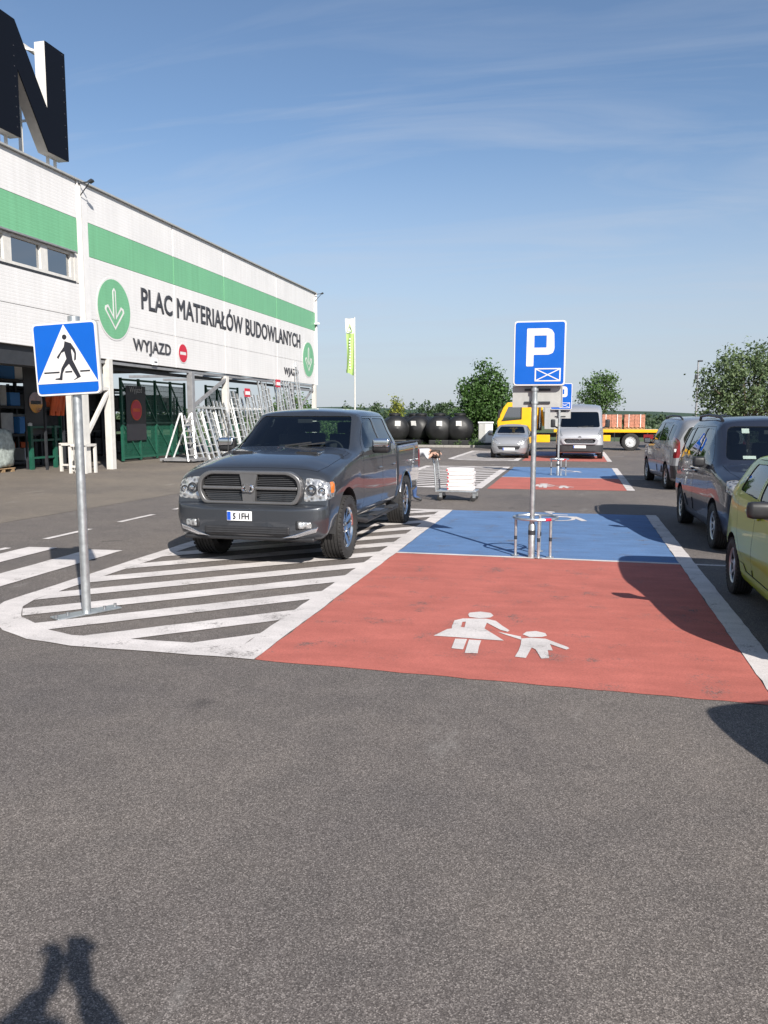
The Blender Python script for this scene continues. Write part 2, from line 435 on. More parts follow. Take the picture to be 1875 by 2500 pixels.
def flat(name, loops, m, depth=0.0, parent=None, mw=None, bev=0.0):
    """filled 2D outline (with holes), extruded by depth; mw places it"""
    cu = bpy.data.curves.new(name, 'CURVE'); cu.dimensions = '2D'; cu.fill_mode = 'BOTH'; cu.extrude = depth / 2; cu.bevel_depth = bev; cu.bevel_resolution = 2; cu.offset = -bev
    for lp in loops:
        sp = cu.splines.new('POLY'); sp.points.add(len(lp) - 1); sp.use_cyclic_u = True
        for p, q in zip(sp.points, lp): p.co = (q[0], q[1], 0, 1)
    o = bpy.data.objects.new('tmp', cu); COL.objects.link(o)
    dg = bpy.context.evaluated_depsgraph_get()
    me = bpy.data.meshes.new_from_object(o.evaluated_get(dg))
    bpy.data.objects.remove(o); bpy.data.curves.remove(cu)
    if mw is not None: me.transform(mw)
    me.materials.clear(); me.materials.append(MATS[m]); me.name = name
    return link(name, me, parent)
def text(name, body, size, m, depth=0.01, parent=None, mw=None, bold=0.0, width=None, height=None, spacing=1.0, align='LEFT'):
    cu = bpy.data.curves.new(name, 'FONT'); cu.body = body; cu.size = size; cu.extrude = depth / 2; cu.bevel_depth = bold; cu.bevel_resolution = 0
    cu.space_character = spacing; cu.resolution_u = 3
    o = bpy.data.objects.new('tmp', cu); COL.objects.link(o)
    dg = bpy.context.evaluated_depsgraph_get()
    me = bpy.data.meshes.new_from_object(o.evaluated_get(dg))
    bpy.data.objects.remove(o); bpy.data.curves.remove(cu)
    xs = [v.co.x for v in me.vertices]; ys = [v.co.y for v in me.vertices]
    x0, x1, y0, y1 = min(xs), max(xs), min(ys), max(ys)
    sx = width / (x1 - x0) if width else 1; sy = height / (y1 - y0) if height else (sx if width else 1)
    if not width and height: sx = sy
    for v in me.vertices:
        v.co.x = (v.co.x - x0) * sx; v.co.y = (v.co.y - y0) * sy
        if align == 'CENTER': v.co.x -= (x1 - x0) * sx / 2; v.co.y -= (y1 - y0) * sy / 2
    if mw is not None: me.transform(mw)
    me.materials.clear(); me.materials.append(MATS[m]); me.name = name
    return link(name, me, parent)
def split_letters(o, name='letter'):
    """one object per letter of a lettering mesh"""
    bm = bmesh.new(); bm.from_mesh(o.data); seen = set(); par = o.parent; m_ = o.data.materials[0]
    for f0 in list(bm.faces):
        if f0 in seen: continue
        stack = [f0]; isl = []
        seen.add(f0)
        while stack:
            f = stack.pop(); isl.append(f)
            for e in f.edges:
                for g in e.link_faces:
                    if g not in seen: seen.add(g); stack.append(g)
        nb = bmesh.new(); mp_ = {}
        for f in isl:
            vs = []
            for v in f.verts:
                if v not in mp_: mp_[v] = nb.verts.new(v.co)
                vs.append(mp_[v])
            nb.faces.new(vs)
        me = bpy.data.meshes.new(name); nb.to_mesh(me); nb.free(); me.materials.append(m_); link(name, me, par)
    bm.free(); bpy.data.objects.remove(o)
def basis(o, u, v):
    """matrix: local x -> u, local y -> v, local z -> u x v, origin o"""
    u, v = Vector(u), Vector(v); n_ = u.cross(v)
    return Matrix(((u.x, v.x, n_.x, o[0]), (u.y, v.y, n_.y, o[1]), (u.z, v.z, n_.z, o[2]), (0, 0, 0, 1)))
def circ(cx, cy, r, n=32, a0=0, a1=360, ry=None):
    m_ = n if a1 - a0 == 360 else n + 1
    return [(cx + r * math.cos(R(a0 + (a1 - a0) * i / n)), cy + (ry or r) * math.sin(R(a0 + (a1 - a0) * i / n))) for i in range(m_)]
def rnd(poly, r, n=3):
    """round the corners of a polygon"""
    out = []; k = len(poly)
    for i in range(k):
        p = Vector(poly[i]); a = (Vector(poly[i - 1]) - p); b = (Vector(poly[(i + 1) % k]) - p)
        rr = min(r, a.length * 0.45, b.length * 0.45)
        p0, p1 = p + a.normalized() * rr, p + b.normalized() * rr
        for t in range(n + 1):
            t /= n
            q = p0 * (1 - t) ** 2 + p * 2 * t * (1 - t) + p1 * t * t
            out.append((q.x, q.y))
    return out
def rrect(x0, y0, x1, y1, r=0.03, n=4):
    return rnd([(x0, y0), (x1, y0), (x1, y1), (x0, y1)], r, n)

# ------------------------------------------------------------------ the setting: ground, asphalt, markings
def sheet(name, pts, z, m, parent=None):
    me = bpy.data.meshes.new(name)
    me.from_pydata([(x, y, z) for x, y in pts], [], [tuple(range(len(pts)))])
    me.materials.append(MATS[m])
    return link(name, me, parent)
tag(sheet('ground', [(-4000, -3000), (4000, -3000), (4000, 6000), (-4000, 6000)], -0.03, 'grass'), kind='structure')
lot = tag(sheet('parking_lot', [(-60, -25), (60, -25), (60, 62), (-4.4, 62), (-4.4, 47.6), (-60, 47.6)], 0.0, 'asphalt'), kind='structure')
tag(sheet('yard_apron', [(-60, -25), (-10.4, -25), (-10.0, 4), (-9.5, 11.7), (-9.1, 17.5), (-8.9, 24), (-9.2, 34), (-9.6, 47.5), (-60, 47.5)], 0.004, 'asphalt_old'), kind='structure')
kerb = tag(sheet('verge', [(-60, 47.9), (-4.7, 47.9), (-4.7, 62), (-60, 62)], 0.10, 'grass'), kind='structure')
for i in range(36):                                   # kerb stones along the verge
    MB().box((-40 + i + 0.5 - 0.7, 47.75, 0.06), (0.985, 0.3, 0.14), mi=0).build('kerb_stone', 'kerb', kerb, bevel=0.012)

def clip(poly, conv):
    """Sutherland-Hodgman against a counter-clockwise convex polygon"""
    out = poly
    for i in range(len(conv)):
        a, b = conv[i], conv[(i + 1) % len(conv)]; src = out; out = []
        side = lambda p: (b[0] - a[0]) * (p[1] - a[1]) - (b[1] - a[1]) * (p[0] - a[0])
        for j in range(len(src)):
            p, q = src[j - 1], src[j]; sp, sq = side(p), side(q)
            if (sp < 0) != (sq < 0):
                t = sp / (sp - sq); out.append((p[0] + (q[0] - p[0]) * t, p[1] + (q[1] - p[1]) * t))
            if sq >= 0: out.append(q)
        if len(out) < 3: return []
    return out
def jag(poly, amp=0.006, step=0.16):
    """painted edges are never ruler-straight"""
    out = []
    for i in range(len(poly)):
        a, b = Vector(poly[i]), Vector(poly[(i + 1) % len(poly)]); n = max(1, int((b - a).length / step))
        for k in range(n):
            p = a.lerp(b, k / n)
            out.append((p.x + random.uniform(-amp, amp), p.y + random.uniform(-amp, amp)))
    return out
def mark(name, poly, m='white_paint', z=0.008, holes=(), amp=0.006):
    loops = [jag(poly, amp)] + [jag(h, amp) for h in holes]
    return flat(name, loops, m, 0.0, lot, Matrix.Translation((0, 0, z)))
def island(y0, y1, dash=True):
    d = y0 - 5.43
    outer = [(-2.29, 5.43), (-2.29, y1 - d), (-5.40, y1 - d), (-5.40, 6.62), (-5.28, 6.30), (-5.0, 5.99), (-4.68, 5.70), (-4.31, 5.52), (-3.84, 5.43)]
    inner = [(-2.52, 5.73), (-2.52, y1 - d - 0.22), (-5.17, y1 - d - 0.22), (-5.17, 6.80), (-5.08, 6.48), (-4.84, 6.15), (-4.33, 5.81), (-4.02, 5.71)]
    up = lambda P: [(px, py + d) for px, py in P]
    mark('island_border', up(outer), holes=[up(inner)], z=0.008)
    dr = Vector((0.745, 0.667)); nr = Vector((-0.667, 0.745)); inr = up(inner)
    area = sum(inr[i - 1][0] * inr[i][1] - inr[i][0] * inr[i - 1][1] for i in range(len(inr)))
    if area < 0: inr = inr[::-1]
    k = 0
    while True:
        off = 5.95 + 0.632 * k; k += 1
        c = nr * off + Vector((0, 0))
        q = [c + dr * -12 - nr * 0.0, c + dr * 16 - nr * 0.0, c + dr * 16 + nr * 0.285, c + dr * -12 + nr * 0.285]
        q = clip([(p.x, p.y + d) for p in q], inr)
        if off > 16: break
        if len(q) >= 3: mark('hatch_stripe', q, z=0.0075)
def bays(y0, ym, y1, xl=-2.29, xr=1.28, right=True, skew=0.14):
    mark('red_bay', [(xl, y0), (xr, y0 - skew), (xr, ym), (xl, ym)], 'red_paint', 0.004, amp=0.011)
    mark('blue_bay', [(xl, ym), (xr, ym), (xr, y1), (xl, y1)], 'blue_paint', 0.0042, amp=0.011)
    mark('bay_divider', [(xl, ym - 0.03), (xr + 0.9, ym - 0.06), (xr + 0.9, ym + 0.03), (xl, ym + 0.06)], z=0.0068)
    if right:
        mark('bay_line', [(xr, y0 - skew), (xr + 0.19, y0 - skew), (xr + 0.19, y1), (xr, y1)], z=0.008)
FAM = dict(
    whead=[(-.92, 7.16), (-.91, 7.23), (-.82, 7.29), (-.72, 7.26), (-.69, 7.17), (-.71, 7.09), (-.8, 7.04), (-.89, 7.07)],
    wbody=[(-1.01, 6.92), (-.94, 7.0), (-.74, 7.04), (-.65, 6.98), (-.5, 6.69), (-.51, 6.64), (-.58, 6.69), (-.72, 6.9), (-.72, 6.7), (-.52, 6.36), (-1.1, 6.38), (-1.02, 6.61), (-.99, 6.64), (-1.0, 6.71)],
    leg1=[(-.91, 6.33), (-.82, 6.34), (-.81, 6.04), (-.9, 6.05)], leg2=[(-.8, 6.33), (-.7, 6.33), (-.69, 5.96), (-.78, 5.95)],
    arm=[(-.6, 6.62), (-.4, 6.52), (-.38, 6.42), (-.46, 6.48), (-.53, 6.55)],
    chead=[(-.39, 6.59), (-.36, 6.68), (-.29, 6.72), (-.21, 6.67), (-.19, 6.59), (-.23, 6.54), (-.33, 6.52)],
    cbody=[(-.39, 6.46), (-.31, 6.5), (-.2, 6.5), (-.02, 6.3), (-.01, 6.26), (-.03, 6.22), (-.16, 6.35), (-.13, 6.17), (-.17, 6.17), (-.15, 5.96), (-.21, 5.94), (-.26, 6.17), (-.29, 6.22), (-.32, 5.93), (-.4, 5.94), (-.38, 6.26)])
def family(dy):
    for k, P in FAM.items():
        h = [[(-.93, 6.88 + dy), (-.9, 6.89 + dy), (-.89, 6.69 + dy), (-.92, 6.7 + dy)]] if k == 'wbody' else []
        mark('pictogram', [(a, b + dy) for a, b in P], z=0.0088, holes=h, amp=0.004)
def wheelchair(cx, cy):
    ring = circ(cx, cy, 0.36, 28, -150, 110) + circ(cx, cy, 0.29, 28, -150, 110)[::-1]
    mark('pictogram', ring, z=0.0088, amp=0.003)
    mark('pictogram', circ(cx - .12, cy + .95, 0.1, 14), z=0.0088, amp=0.002)
    mark('pictogram', [(cx - .19, cy + .80), (cx - .07, cy + .80), (cx - .02, cy + .22), (cx + .30, cy + .20), (cx + .46, cy - .28), (cx + .56, cy - .24), (cx + .38, cy + .32), (cx + .02, cy + .34), (cx - .02, cy + .5), (cx + .22, cy + .5), (cx + .22, cy + .58), (cx - .05, cy + .6)], z=0.0089, amp=0.003)
island(5.43, 15.4)
bays(5.43, 10.32, 15.38)
island(20.25, 29.4)
bays(20.25, 24.35, 29.4, xl=-2.15, xr=1.25, skew=-0.2)
island(33.4, 43.0)
bays(33.6, 38.3, 43.0, xl=-2.15, xr=1.25, skew=0.0)
family(0); family(14.85)
wheelchair(-0.33, 14.5)
wheelchair(-0.33, 27.2)
for (xa, xb) in ((-6.42, -5.93), (-7.36, -6.93), (-8.33, -7.86), (-9.25, -8.8)):
    if xb < -7.5: continue
    mark('crossing_stripe', [(xa, 5.6), (xb, 5.6), (xb, 9.62), (xa, 9.58)], z=0.008)
for ya, yb in ((8.4, 9.45), (10.28, 11.39), (12.26, 13.38), (14.2, 15.3), (16.2, 17.3), (18.1, 19.2), (20.1, 21.2), (22.1, 23.2)):
    mark('lane_dash', [(-7.66, ya), (-7.55, ya), (-7.53, yb), (-7.64, yb)], z=0.008, amp=0.004)

# ------------------------------------------------------------------ the store front
FX = -15.6
bld = thing('store_building', 'long white clad store front with a green band and hanging wall on posts', 'building', (0, 0, 0))
def panel(y0, y1, z0, z1, m, th=0.16):
    return MB().box((FX - th / 2, (y0 + y1) / 2, (z0 + z1) / 2), (th, y1 - y0, z1 - z0)).build('facade_panel', m, bld, bevel=0.008)
cols = [(-6.0, 5.0), (5.03, 11.5), (11.53, 17.6), (17.63, 23.42), (23.95, 29.68), (29.72, 34.36), (34.4, 40.93), (40.97, 47.45)]
for (y0, y1) in cols:
    g = 0.03
    panel(y0, y1 - g, 8.06, 9.22, 'clad_white')
    panel(y0, y1 - g, 6.99, 8.05, 'clad_green')
    if y1 < 23.5:
        panel(y0, y1 - g, 3.86, 4.98, 'clad_white'); panel(y0, y1 - g, 4.995, 6.02, 'clad_white')
    else:
        panel(y0, y1 - g, 3.76, 4.98, 'clad_white'); panel(y0, y1 - g, 4.990, 6.98, 'clad_white')
# joint column between the two blocks
MB().box((FX - 0.06, 23.69, 6.5), (0.2, 0.5, 5.5)).build('corner_trim', 'trim_white', bld, bevel=0.01)
MB().box((FX + 0.055, 23.56, 6.5), (0.03, 0.05, 5.48)).build('downpipe', 'steel_white', bld)
MB().box((FX - 0.3, 20.7, 9.25), (0.8, 53.5, 0.05)).build('roof_trim', 'sign_grey', bld)
MB().box((FX - 0.02, 47.48, 6.5), (0.26, 0.06, 5.5)).build('corner_trim', 'trim_white', bld)
# ribbon of windows in the nearer block
MB().box((FX - 0.13, 8.6, 6.05), (0.30, 29.2, 0.06)).build('window_sill', 'steel_dark', bld)
MB().box((FX - 0.01, 8.6, 6.975), (0.2, 29.2, 0.045)).build('window_head', 'steel_grey', bld)
yb = 23.16
wy = [23.2]
while wy[-1] > 2: wy.append(wy[-1] - (1.46 if len(wy) == 1 else 1.62))
for i in range(len(wy) - 1):
    y1, y0 = wy[i], wy[i + 1]
    fr = MB()
    fr.box((FX - 0.1, y0 + 0.08, 6.51), (0.12, 0.16, 0.86)); fr.box((FX - 0.1, y1 - 0.08, 6.51), (0.12, 0.16, 0.86))
    fr.box((FX - 0.1, (y0 + y1) / 2, 6.13), (0.12, y1 - y0 - 0.33, 0.1)); fr.box((FX - 0.1, (y0 + y1) / 2, 6.91), (0.12, y1 - y0 - 0.33, 0.07))
    wo = fr.build('window', 'steel_white', bld)
    MB().box((FX - 0.13, (y0 + y1) / 2, 6.53), (0.02, y1 - y0 - 0.3, 0.72)).build('pane', 'glass_window', wo)
    MB().box((FX - 0.75, (y0 + y1) / 2, 6.53), (0.02, y1 - y0 - 0.02, 0.9)).build('blind', 'interior_grey', wo)
MB().box((FX - 0.09, 23.31, 6.51), (0.14, 0.2, 0.9)).build('window_jamb', 'steel_white', bld)
# solid store volume behind the nearer block, canopy added behind the hanging wall to keep the yard dark
MB().box((FX - 6.9, 8.6, 6.55), (12.2, 29.0, 5.1)).build('upper_storey', 'steel_dark', bld)
MB().box((FX - 0.5, 8.7, 3.58), (0.7, 29.2, 0.55)).build('soffit_beam', 'steel_dark', bld)
MB().box((FX - 5.2, 32.0, 4.35), (10.0, 17.0, 0.12)).build('shade_canopy', 'shade_canopy', bld)
for yy in (24.5, 28, 31.5, 35, 38.5, 43, 47.0):
    MB().bar((FX - 0.3, yy, 4.15), (FX - 10, yy, 4.15), 0.14, 0.22).build('shade_canopy_beam', 'steel_grey', bld)
# truss under the hanging wall
MB().box((FX - 0.12, 35.6, 3.66), (0.12, 23.6, 0.10)).build('bottom_rail', 'steel_grey', bld)
MB().box((FX - 0.45, 35.6, 3.50), (0.12, 23.6, 0.12)).build('rear_rail', 'steel_dark', bld)
def post(name, x, y, z1, wdt, m, z0=0.0):
    return MB().box((x, y, (z0 + z1) / 2), (wdt, wdt, z1 - z0)).build(name, m, bld, bevel=0.008)
post('post', FX - 0.05, 24.9, 3.75, 0.24, 'steel_white')
post('post', FX - 0.05, 31.0, 3.64, 0.24, 'steel_grey')
post('post', FX - 0.05, 34.4, 3.64, 0.26, 'steel_white')
post('post', FX - 0.05, 43.2, 3.64, 0.24, 'steel_grey')
post('post', FX - 0.05, 47.25, 3.75, 0.24, 'steel_white')
post('post', FX + 0.15, 22.95, 3.85, 0.36, 'steel_white')
post('post', FX - 0.75, 23.75, 3.85, 0.22, 'steel_white')
for (a, b, m, t) in (((FX, 23.2, 0.95), (FX, 24.85, 2.75), 'steel_white', 0.11), ((FX, 23.1, 2.75), (FX, 24.8, 2.75), 'steel_white', 0.1),
                     ((FX, 31.1, 2.25), (FX, 34.3, 3.5), 'steel_grey', 0.12), ((FX - .1, 43.3, 1.6), (FX - .1, 47.1, 3.5), 'steel_grey', 0.1),
                     ((FX - .1, 43.3, 3.40), (FX - .1, 47.1, 3.40), 'steel_grey', 0.12), ((FX, 31.1, 2.2), (FX, 38.8, 2.2), 'aluminium', 0.09)):
    MB().bar(a, b, t).build('brace', m, bld)
# impact guards round the nearer posts
for (gx, gy) in ((FX + 0.15, 22.95), (FX - 0.75, 23.75)):
    g = MB()
    for sx in (-.27, .27):
        for sy in (-.27, .27): g.box((gx + sx, gy + sy, 0.45), (0.08, 0.08, 0.9))
    g.box((gx, gy - .27, .9), (0.62, 0.08, 0.08)); g.box((gx, gy + .27, .9), (0.62, 0.08, 0.08)); g.box((gx, gy - .27, .22), (0.46, 0.05, 0.06))
    g.box((gx - .27, gy, .903), (0.08, 0.46, 0.08)); g.box((gx + .27, gy, .903), (0.08, 0.46, 0.08))
    tag(g.build('post_guard', 'steel_white'), 'white steel guard frame round the %s white post by the store opening' % ('front' if gx > FX else 'rear'), 'guard', 'post guards')
# lettering and discs on the wall: local x -> +Y, local y -> +Z, facing +X
def wall_m(y, z, off=0.012): return basis((FX + off, y, z), (0, 1, 0), (0, 0, 1))
split_letters(text('lettering', 'PLAC MATERIAŁÓW BUDOWLANYCH', 1, 'letter_grey', 0.012, bld, wall_m(27.15, 5.72), bold=0.02, width=17.45, height=0.98, spacing=1.03))
split_letters(text('lettering', 'WYJAZD', 1, 'letter_grey', 0.012, bld, wall_m(26.48, 4.06), bold=0.02, width=2.78, height=0.56, spacing=1.06))
split_letters(text('lettering', 'WJAZD', 1, 'letter_grey', 0.012, bld, wall_m(41.9, 4.0), bold=0.02, width=2.3, height=0.5, spacing=1.06))
def disc_sign(y, z, r):
    flat('disc', [circ(0, 0, r * 1.06, 48)], 'sign_white', 0.01, bld, wall_m(y, z, 0.010))
    flat('disc', [circ(0, 0, r, 48)], 'clad_green', 0.01, bld, wall_m(y, z, 0.016))
    k = r / 1.0
    arrow = lambda s_: [(x_ * k, y_ * k) for x_, y_ in s_]
    o_ = [(-.10, .62), (.0, .72), (.10, .62), (.10, -.22), (.40, .12), (.56, .06), (.60, -.06), (.0, -.70), (-.60, -.06), (-.56, .06), (-.40, .12), (-.10, -.22)]
    i_ = [(-.045, .58), (.0, .63), (.045, .58), (.045, -.36), (.42, .03), (.50, -.02), (.50, -.08), (.0, -.61), (-.50, -.08), (-.50, -.02), (-.42, .03), (-.045, -.36)]
    flat('disc_arrow', [arrow(o_), arrow(i_)[::-1]], 'sign_white', 0.008, bld, wall_m(y, z, 0.026))
disc_sign(25.35, 5.48, 1.0)
disc_sign(46.05, 5.18, 1.0)
def no_entry(y, z, r, x=FX, parent=bld, m2='sign_white', off=0.012, mr='sign_red'):
    flat('no_entry_disc', [circ(0, 0, r * 1.1, 36)], m2, 0.008, parent, basis((x + off, y, z), (0, 1, 0), (0, 0, 1)))
    flat('no_entry_disc', [circ(0, 0, r, 36), [(-.72 * r, -.17 * r), (.72 * r, -.17 * r), (.72 * r, .17 * r), (-.72 * r, .17 * r)]], mr, 0.008, parent, basis((x + off + .006, y, z), (0, 1, 0), (0, 0, 1)))
no_entry(30.27, 4.36, 0.36)
MB().box((FX + 0.03, 27.95, 3.86), (0.05, 0.36, 0.22)).build('notice_plate', 'plate_white', bld)
MB().box((FX + 0.058, 27.98, 3.86), (0.006, 0.2, 0.05)).build('notice_arrow', 'letter_grey', bld)
# floodlights on the parapet
for yy in (23.5, 47.3):
    f = MB(); f.bar((FX + 0.02, yy + .06, 8.75), (FX + 0.42, yy, 9.12), 0.025); f.bar((FX, yy, 9.14), (FX + 0.45, yy, 9.17), 0.035)
    f.box((FX + 0.5, yy, 9.18), (0.14, 0.15, 0.07), Matrix.Rotation(R(-25), 3, 'Y'))
    f.build('floodlight', 'steel_dark', bld)
c = MB(); c.box((FX + 0.15, 47.35, 7.42), (0.3, 0.12, 0.1)); c.build('camera_housing', 'plate_white', bld)
MB().bar((FX + .02, 47.35, 7.2), (FX + .12, 47.35, 7.4), .05).build('camera_bracket', 'steel_dark', bld)

# the giant letter on the roof
ltr = thing('rooftop_letter', 'giant dark navy letter N with white sides standing on the roof edge', 'letter', (FX - 0.1, 21.4, 9.28))
yl, yr, z0, z1 = -1.62, 1.58, 0.36, 3.50
npoly = [(yl, z0), (yl + .98, z0), (yl + .98, z0 + 1.85), (yr - .98, z0), (yr, z0), (yr, z1), (yr - .92, z1), (yr - .92, z1 - 1.95), (yl + .95, z1), (yl, z1)]
flat('letter_face', [npoly], 'letter_navy', 0.03, ltr, basis((0.185, 0, 0), (0, 1, 0), (0, 0, 1)))
flat('letter_side', [npoly], 'steel_white', 0.34, ltr, basis((0, 0, 0), (0, 1, 0), (0, 0, 1)))
fm = MB()
for yy in (-1.2, -0.9, 0.95, 1.3): fm.bar((-0.1, yy, 0), (-0.1, yy, 0.5), 0.07)
for yy in (-0.75, 0.35): fm.bar((-0.55, yy, 0), (-0.55, yy, 3.5), 0.09)
fm.bar((-0.55, -0.75, 3.45), (-0.55, 1.2, 3.45), 0.09); fm.bar((-0.55, 0.35, 3.3), (-0.05, 1.0, 3.3), 0.07)
fm.bar((-0.55, -0.75, 0.3), (-0.55, 0.35, 2.6), 0.07); fm.bar((-0.55, .35, 1.2), (-.1, .35, 1.2), .06)
fm.build('support_frame', 'steel_white', ltr)
lamp = MB()
for k in range(9): lamp.box((0.203, yr - .12, z0 + .35 + k * .34), (0.01, 0.03, 0.03)); lamp.box((0.203, yl + .85, z0 + .25 + k * .27), (0.01, 0.03, 0.03))
lamp.build('rivet', 'letter_grey', ltr)

# ------------------------------------------------------------------ gates, racks and goods in the yard
GX = -17.6
def gate(y0, y1, label, sign=True, h=3.3):
    t = thing('yard_gate', label, 'gate', (GX, (y0 + y1) / 2, 0), group='yard gates')
    L = y1 - y0
    fr = MB()
    n = max(2, int(round(L / 1.3)))
    for k in range(n + 1):
        yy = -L / 2 + L * k / n
        MB().box((0, yy, h / 2 + .05), (0.09, 0.09, h)).build('upright', 'gate_green', t)
    for zz in (0.16, 1.55, h - .02): MB().box((0, 0, zz), (0.06, L - .1, 0.08)).build('rail', 'gate_green', t)
    for k in range(n):
        ya = -L / 2 + L * k / n
        MB().bar((0.01, ya + .05, 1.5), (0.01, ya + L / n - .05, 0.22), 0.05).build('diagonal', 'gate_green', t)
        MB().bar((0.01, ya + .05, h - .1), (0.01, ya + L / n - .05, 1.62), 0.05).build('diagonal', 'gate_green', t)
    ms = MB(); yy = -L / 2 + .06
    while yy < L / 2 - .04: ms.box((-.02, yy, h / 2), (0.012, 0.016, h - .3)); yy += 0.055
    zz = .3
    while zz < h - .1: ms.box((-.02, 0, zz), (0.012, L - .1, 0.016)); zz += 0.2
    ms.build('wire_mesh', 'gate_green', t)
    if sign:
        sb = MB().box((0.06, -L / 2 + 1.0, 1.95), (0.02, 1.5, 2.2)).build('sign_board', 'sign_black', t)
        text('lettering', 'Wyjazd', 1, 'sign_grey', 0.004, sb, basis((0.075, -L / 2 + .52, 2.72), (0, 1, 0), (0, 0, 1)), width=0.95)
        no_entry(-L / 2 + 1.0, 2.08, 0.38, 0.07, sb, 'goods_orange', 0.004)
    return t
gate(28.85, 34.2, 'dark green mesh gate with a no entry board behind the ladder display')
t = gate(36.4, 40.2, 'dark green mesh gate at the far end behind the tall ladders', sign=False)
# half-open wicket beside the twin white posts
t = thing('wicket_gate', 'low dark green wicket gate left of the white posts', 'gate', (-18.1, 24.8, 0))
for yy in (-.85, .45, .85): MB().box((0, yy, 0.75 if yy < .5 else 1.6), (0.12, 0.12, 1.5 if yy < .5 else 3.2)).build('upright', 'gate_green', t)
for zz in (.4, 1.0, 1.45): MB().box((0, 0, zz), (0.06, 1.7, 0.07)).build('rail', 'gate_green', t)
MB().lathe([(0.0, .12), (.07, .09), (.07, 0), (.0, 0)], 10, c=(0, -.85, 1.5)).build('post_cap', 'goods_white', t)
bd = thing('notice_board', 'dark board with a faded no entry disc above the wicket gate', 'sign', (-18.3, 24.55, 1.2))
MB().box((0, 0, 1.15), (0.03, 1.15, 2.3)).build('board', 'sign_black', bd)
no_entry(0, 1.1, 0.36, 0.015, bd, 'sign_black', 0.004, 'lamp_red')
for yy in (-.5, .5): MB().box((-.05, yy, -.55), (0.06, 0.06, 1.3)).build('leg', 'steel_dark', bd)

def rack(x, y0, y1, h, label, goods, seed):
    rg = random.Random(seed)
    t = thing('storage_rack', label, 'rack', (x, (y0 + y1) / 2, 0), group='yard storage racks')
    L = y1 - y0; n = max(1, int(round(L / 2.7)))
    for k in range(n + 1):
        for sx in (-.5, .5): MB().box((sx, -L / 2 + L * k / n, h / 2), (0.1, 0.1, h)).build('upright', 'steel_dark', t)
    lv = [0.15, 1.15, 2.15, 3.1]
    for zz in lv:
        if zz > h: continue
        MB().box((0, 0, zz), (1.0, L, 0.09)).build('shelf', 'steel_dark', t)
    for i, zz in enumerate(lv):
        if zz > h - .4: continue
        yy = -L / 2 + .15
        while yy < L / 2 - .5:
            wd = rg.uniform(.35, 1.0)
            if yy + wd > L / 2 - .1: break
            hh = rg.uniform(.35, .8)
            if rg.random() < .85:
                MB().box((rg.uniform(-.05, .08), yy + wd / 2, zz + .05 + hh / 2), (rg.uniform(.5, .9), wd, hh)).build('stored_box', rg.choice(goods), t, bevel=0.02)
            yy += wd + rg.uniform(.04, .25)
    return t
D = ['goods_dark', 'goods_dark', 'goods_dark', 'interior_grey']
rack(-21.2, 24.9, 30.3, 3.0, 'dark yard rack of orange and black goods behind the white posts', D + ['goods_orange'], 3)
rack(-22.0, 30.8, 36.2, 3.2, 'dark yard rack standing behind the no entry gate', D, 4)
rack(-22.6, 36.6, 42.0, 2.9, 'dark yard rack behind the far gate', D, 5)
rack(-23.5, 15.5, 20.8, 3.3, 'yard rack with white and blue goods at the left edge', ['goods_white', 'goods_white', 'goods_blue', 'goods_dark'], 6)
rack(-25.5, 21.2, 26.6, 3.5, 'tall yard rack with pale goods behind the notice board', ['goods_white', 'interior_grey', 'goods_dark'], 9)
rack(-24.9, 27.0, 40.0, 3.3, 'long back rack along the far side of the yard', D, 10)
rack(-24.9, 40.5, 46.0, 3.0, 'last back rack at the right end of the yard', D, 12)
bf = thing('yard_backdrop', 'dark backdrop added to darken the back of the yard', 'backdrop', (-26.4, 32, 0))  # dark sheets added behind the racks so the yard reads darker
for k in range(9): MB().box((0, -11.5 + k * 2.55, 1.65), (.06, 2.53, 3.3)).build('panel', 'goods_dark', bf)
for k in range(10): MB().box((.06, -12.78 + k * 2.55, 1.5), (.1, .1, 3.0)).build('post', 'steel_dark', bf)
bf = thing('yard_backdrop', 'grey backdrop added at the far left of the yard', 'backdrop', (-30.0, 12, 0))  # second added backdrop, closing off the yard on the left
for k in range(6): MB().box((0, -6.4 + k * 2.55, 1.2), (.06, 2.53, 2.4)).build('panel', 'interior_grey', bf)
rack(-20.0, 12.5, 20.2, 3.4, 'nearest yard rack of mixed goods cut off by the left edge', ['goods_white', 'goods_dark', 'goods_dark', 'interior_grey', 'goods_green'], 21)
rack(-20.1, 24.3, 26.5, 3.5, 'tall rack of white and blue goods right behind the notice board', ['goods_white', 'goods_white', 'goods_blue', 'paper'], 31)
# orange bundle between the posts
bn = MB()
for k in range(5): bn.tube([(-17.6, 24.15 + k * .13, 2.35 + (k % 2) * .2), (-17.3, 24.25 + k * .13, 2.75 - (k % 3) * .12), (-17.4, 24.2 + k * .13, 1.85 + (k % 2) * .15)], 0.09, 7)
bt = thing('orange_bundle', 'bright orange bundle of hoses hanging between the white posts', 'hose bundle', (0, 0, 0))
bn.build('hose', 'goods_orange', bt, smooth=True)
MB().bar((-17.5, 24.0, 2.8), (-17.5, 25.0, 2.8), .05).build('hook_bar', 'steel_dark', bt)
for yy in (24.0, 25.0): MB().box((-17.55, yy, 1.4), (.07, .07, 2.85)).build('stand', 'steel_dark', bt)
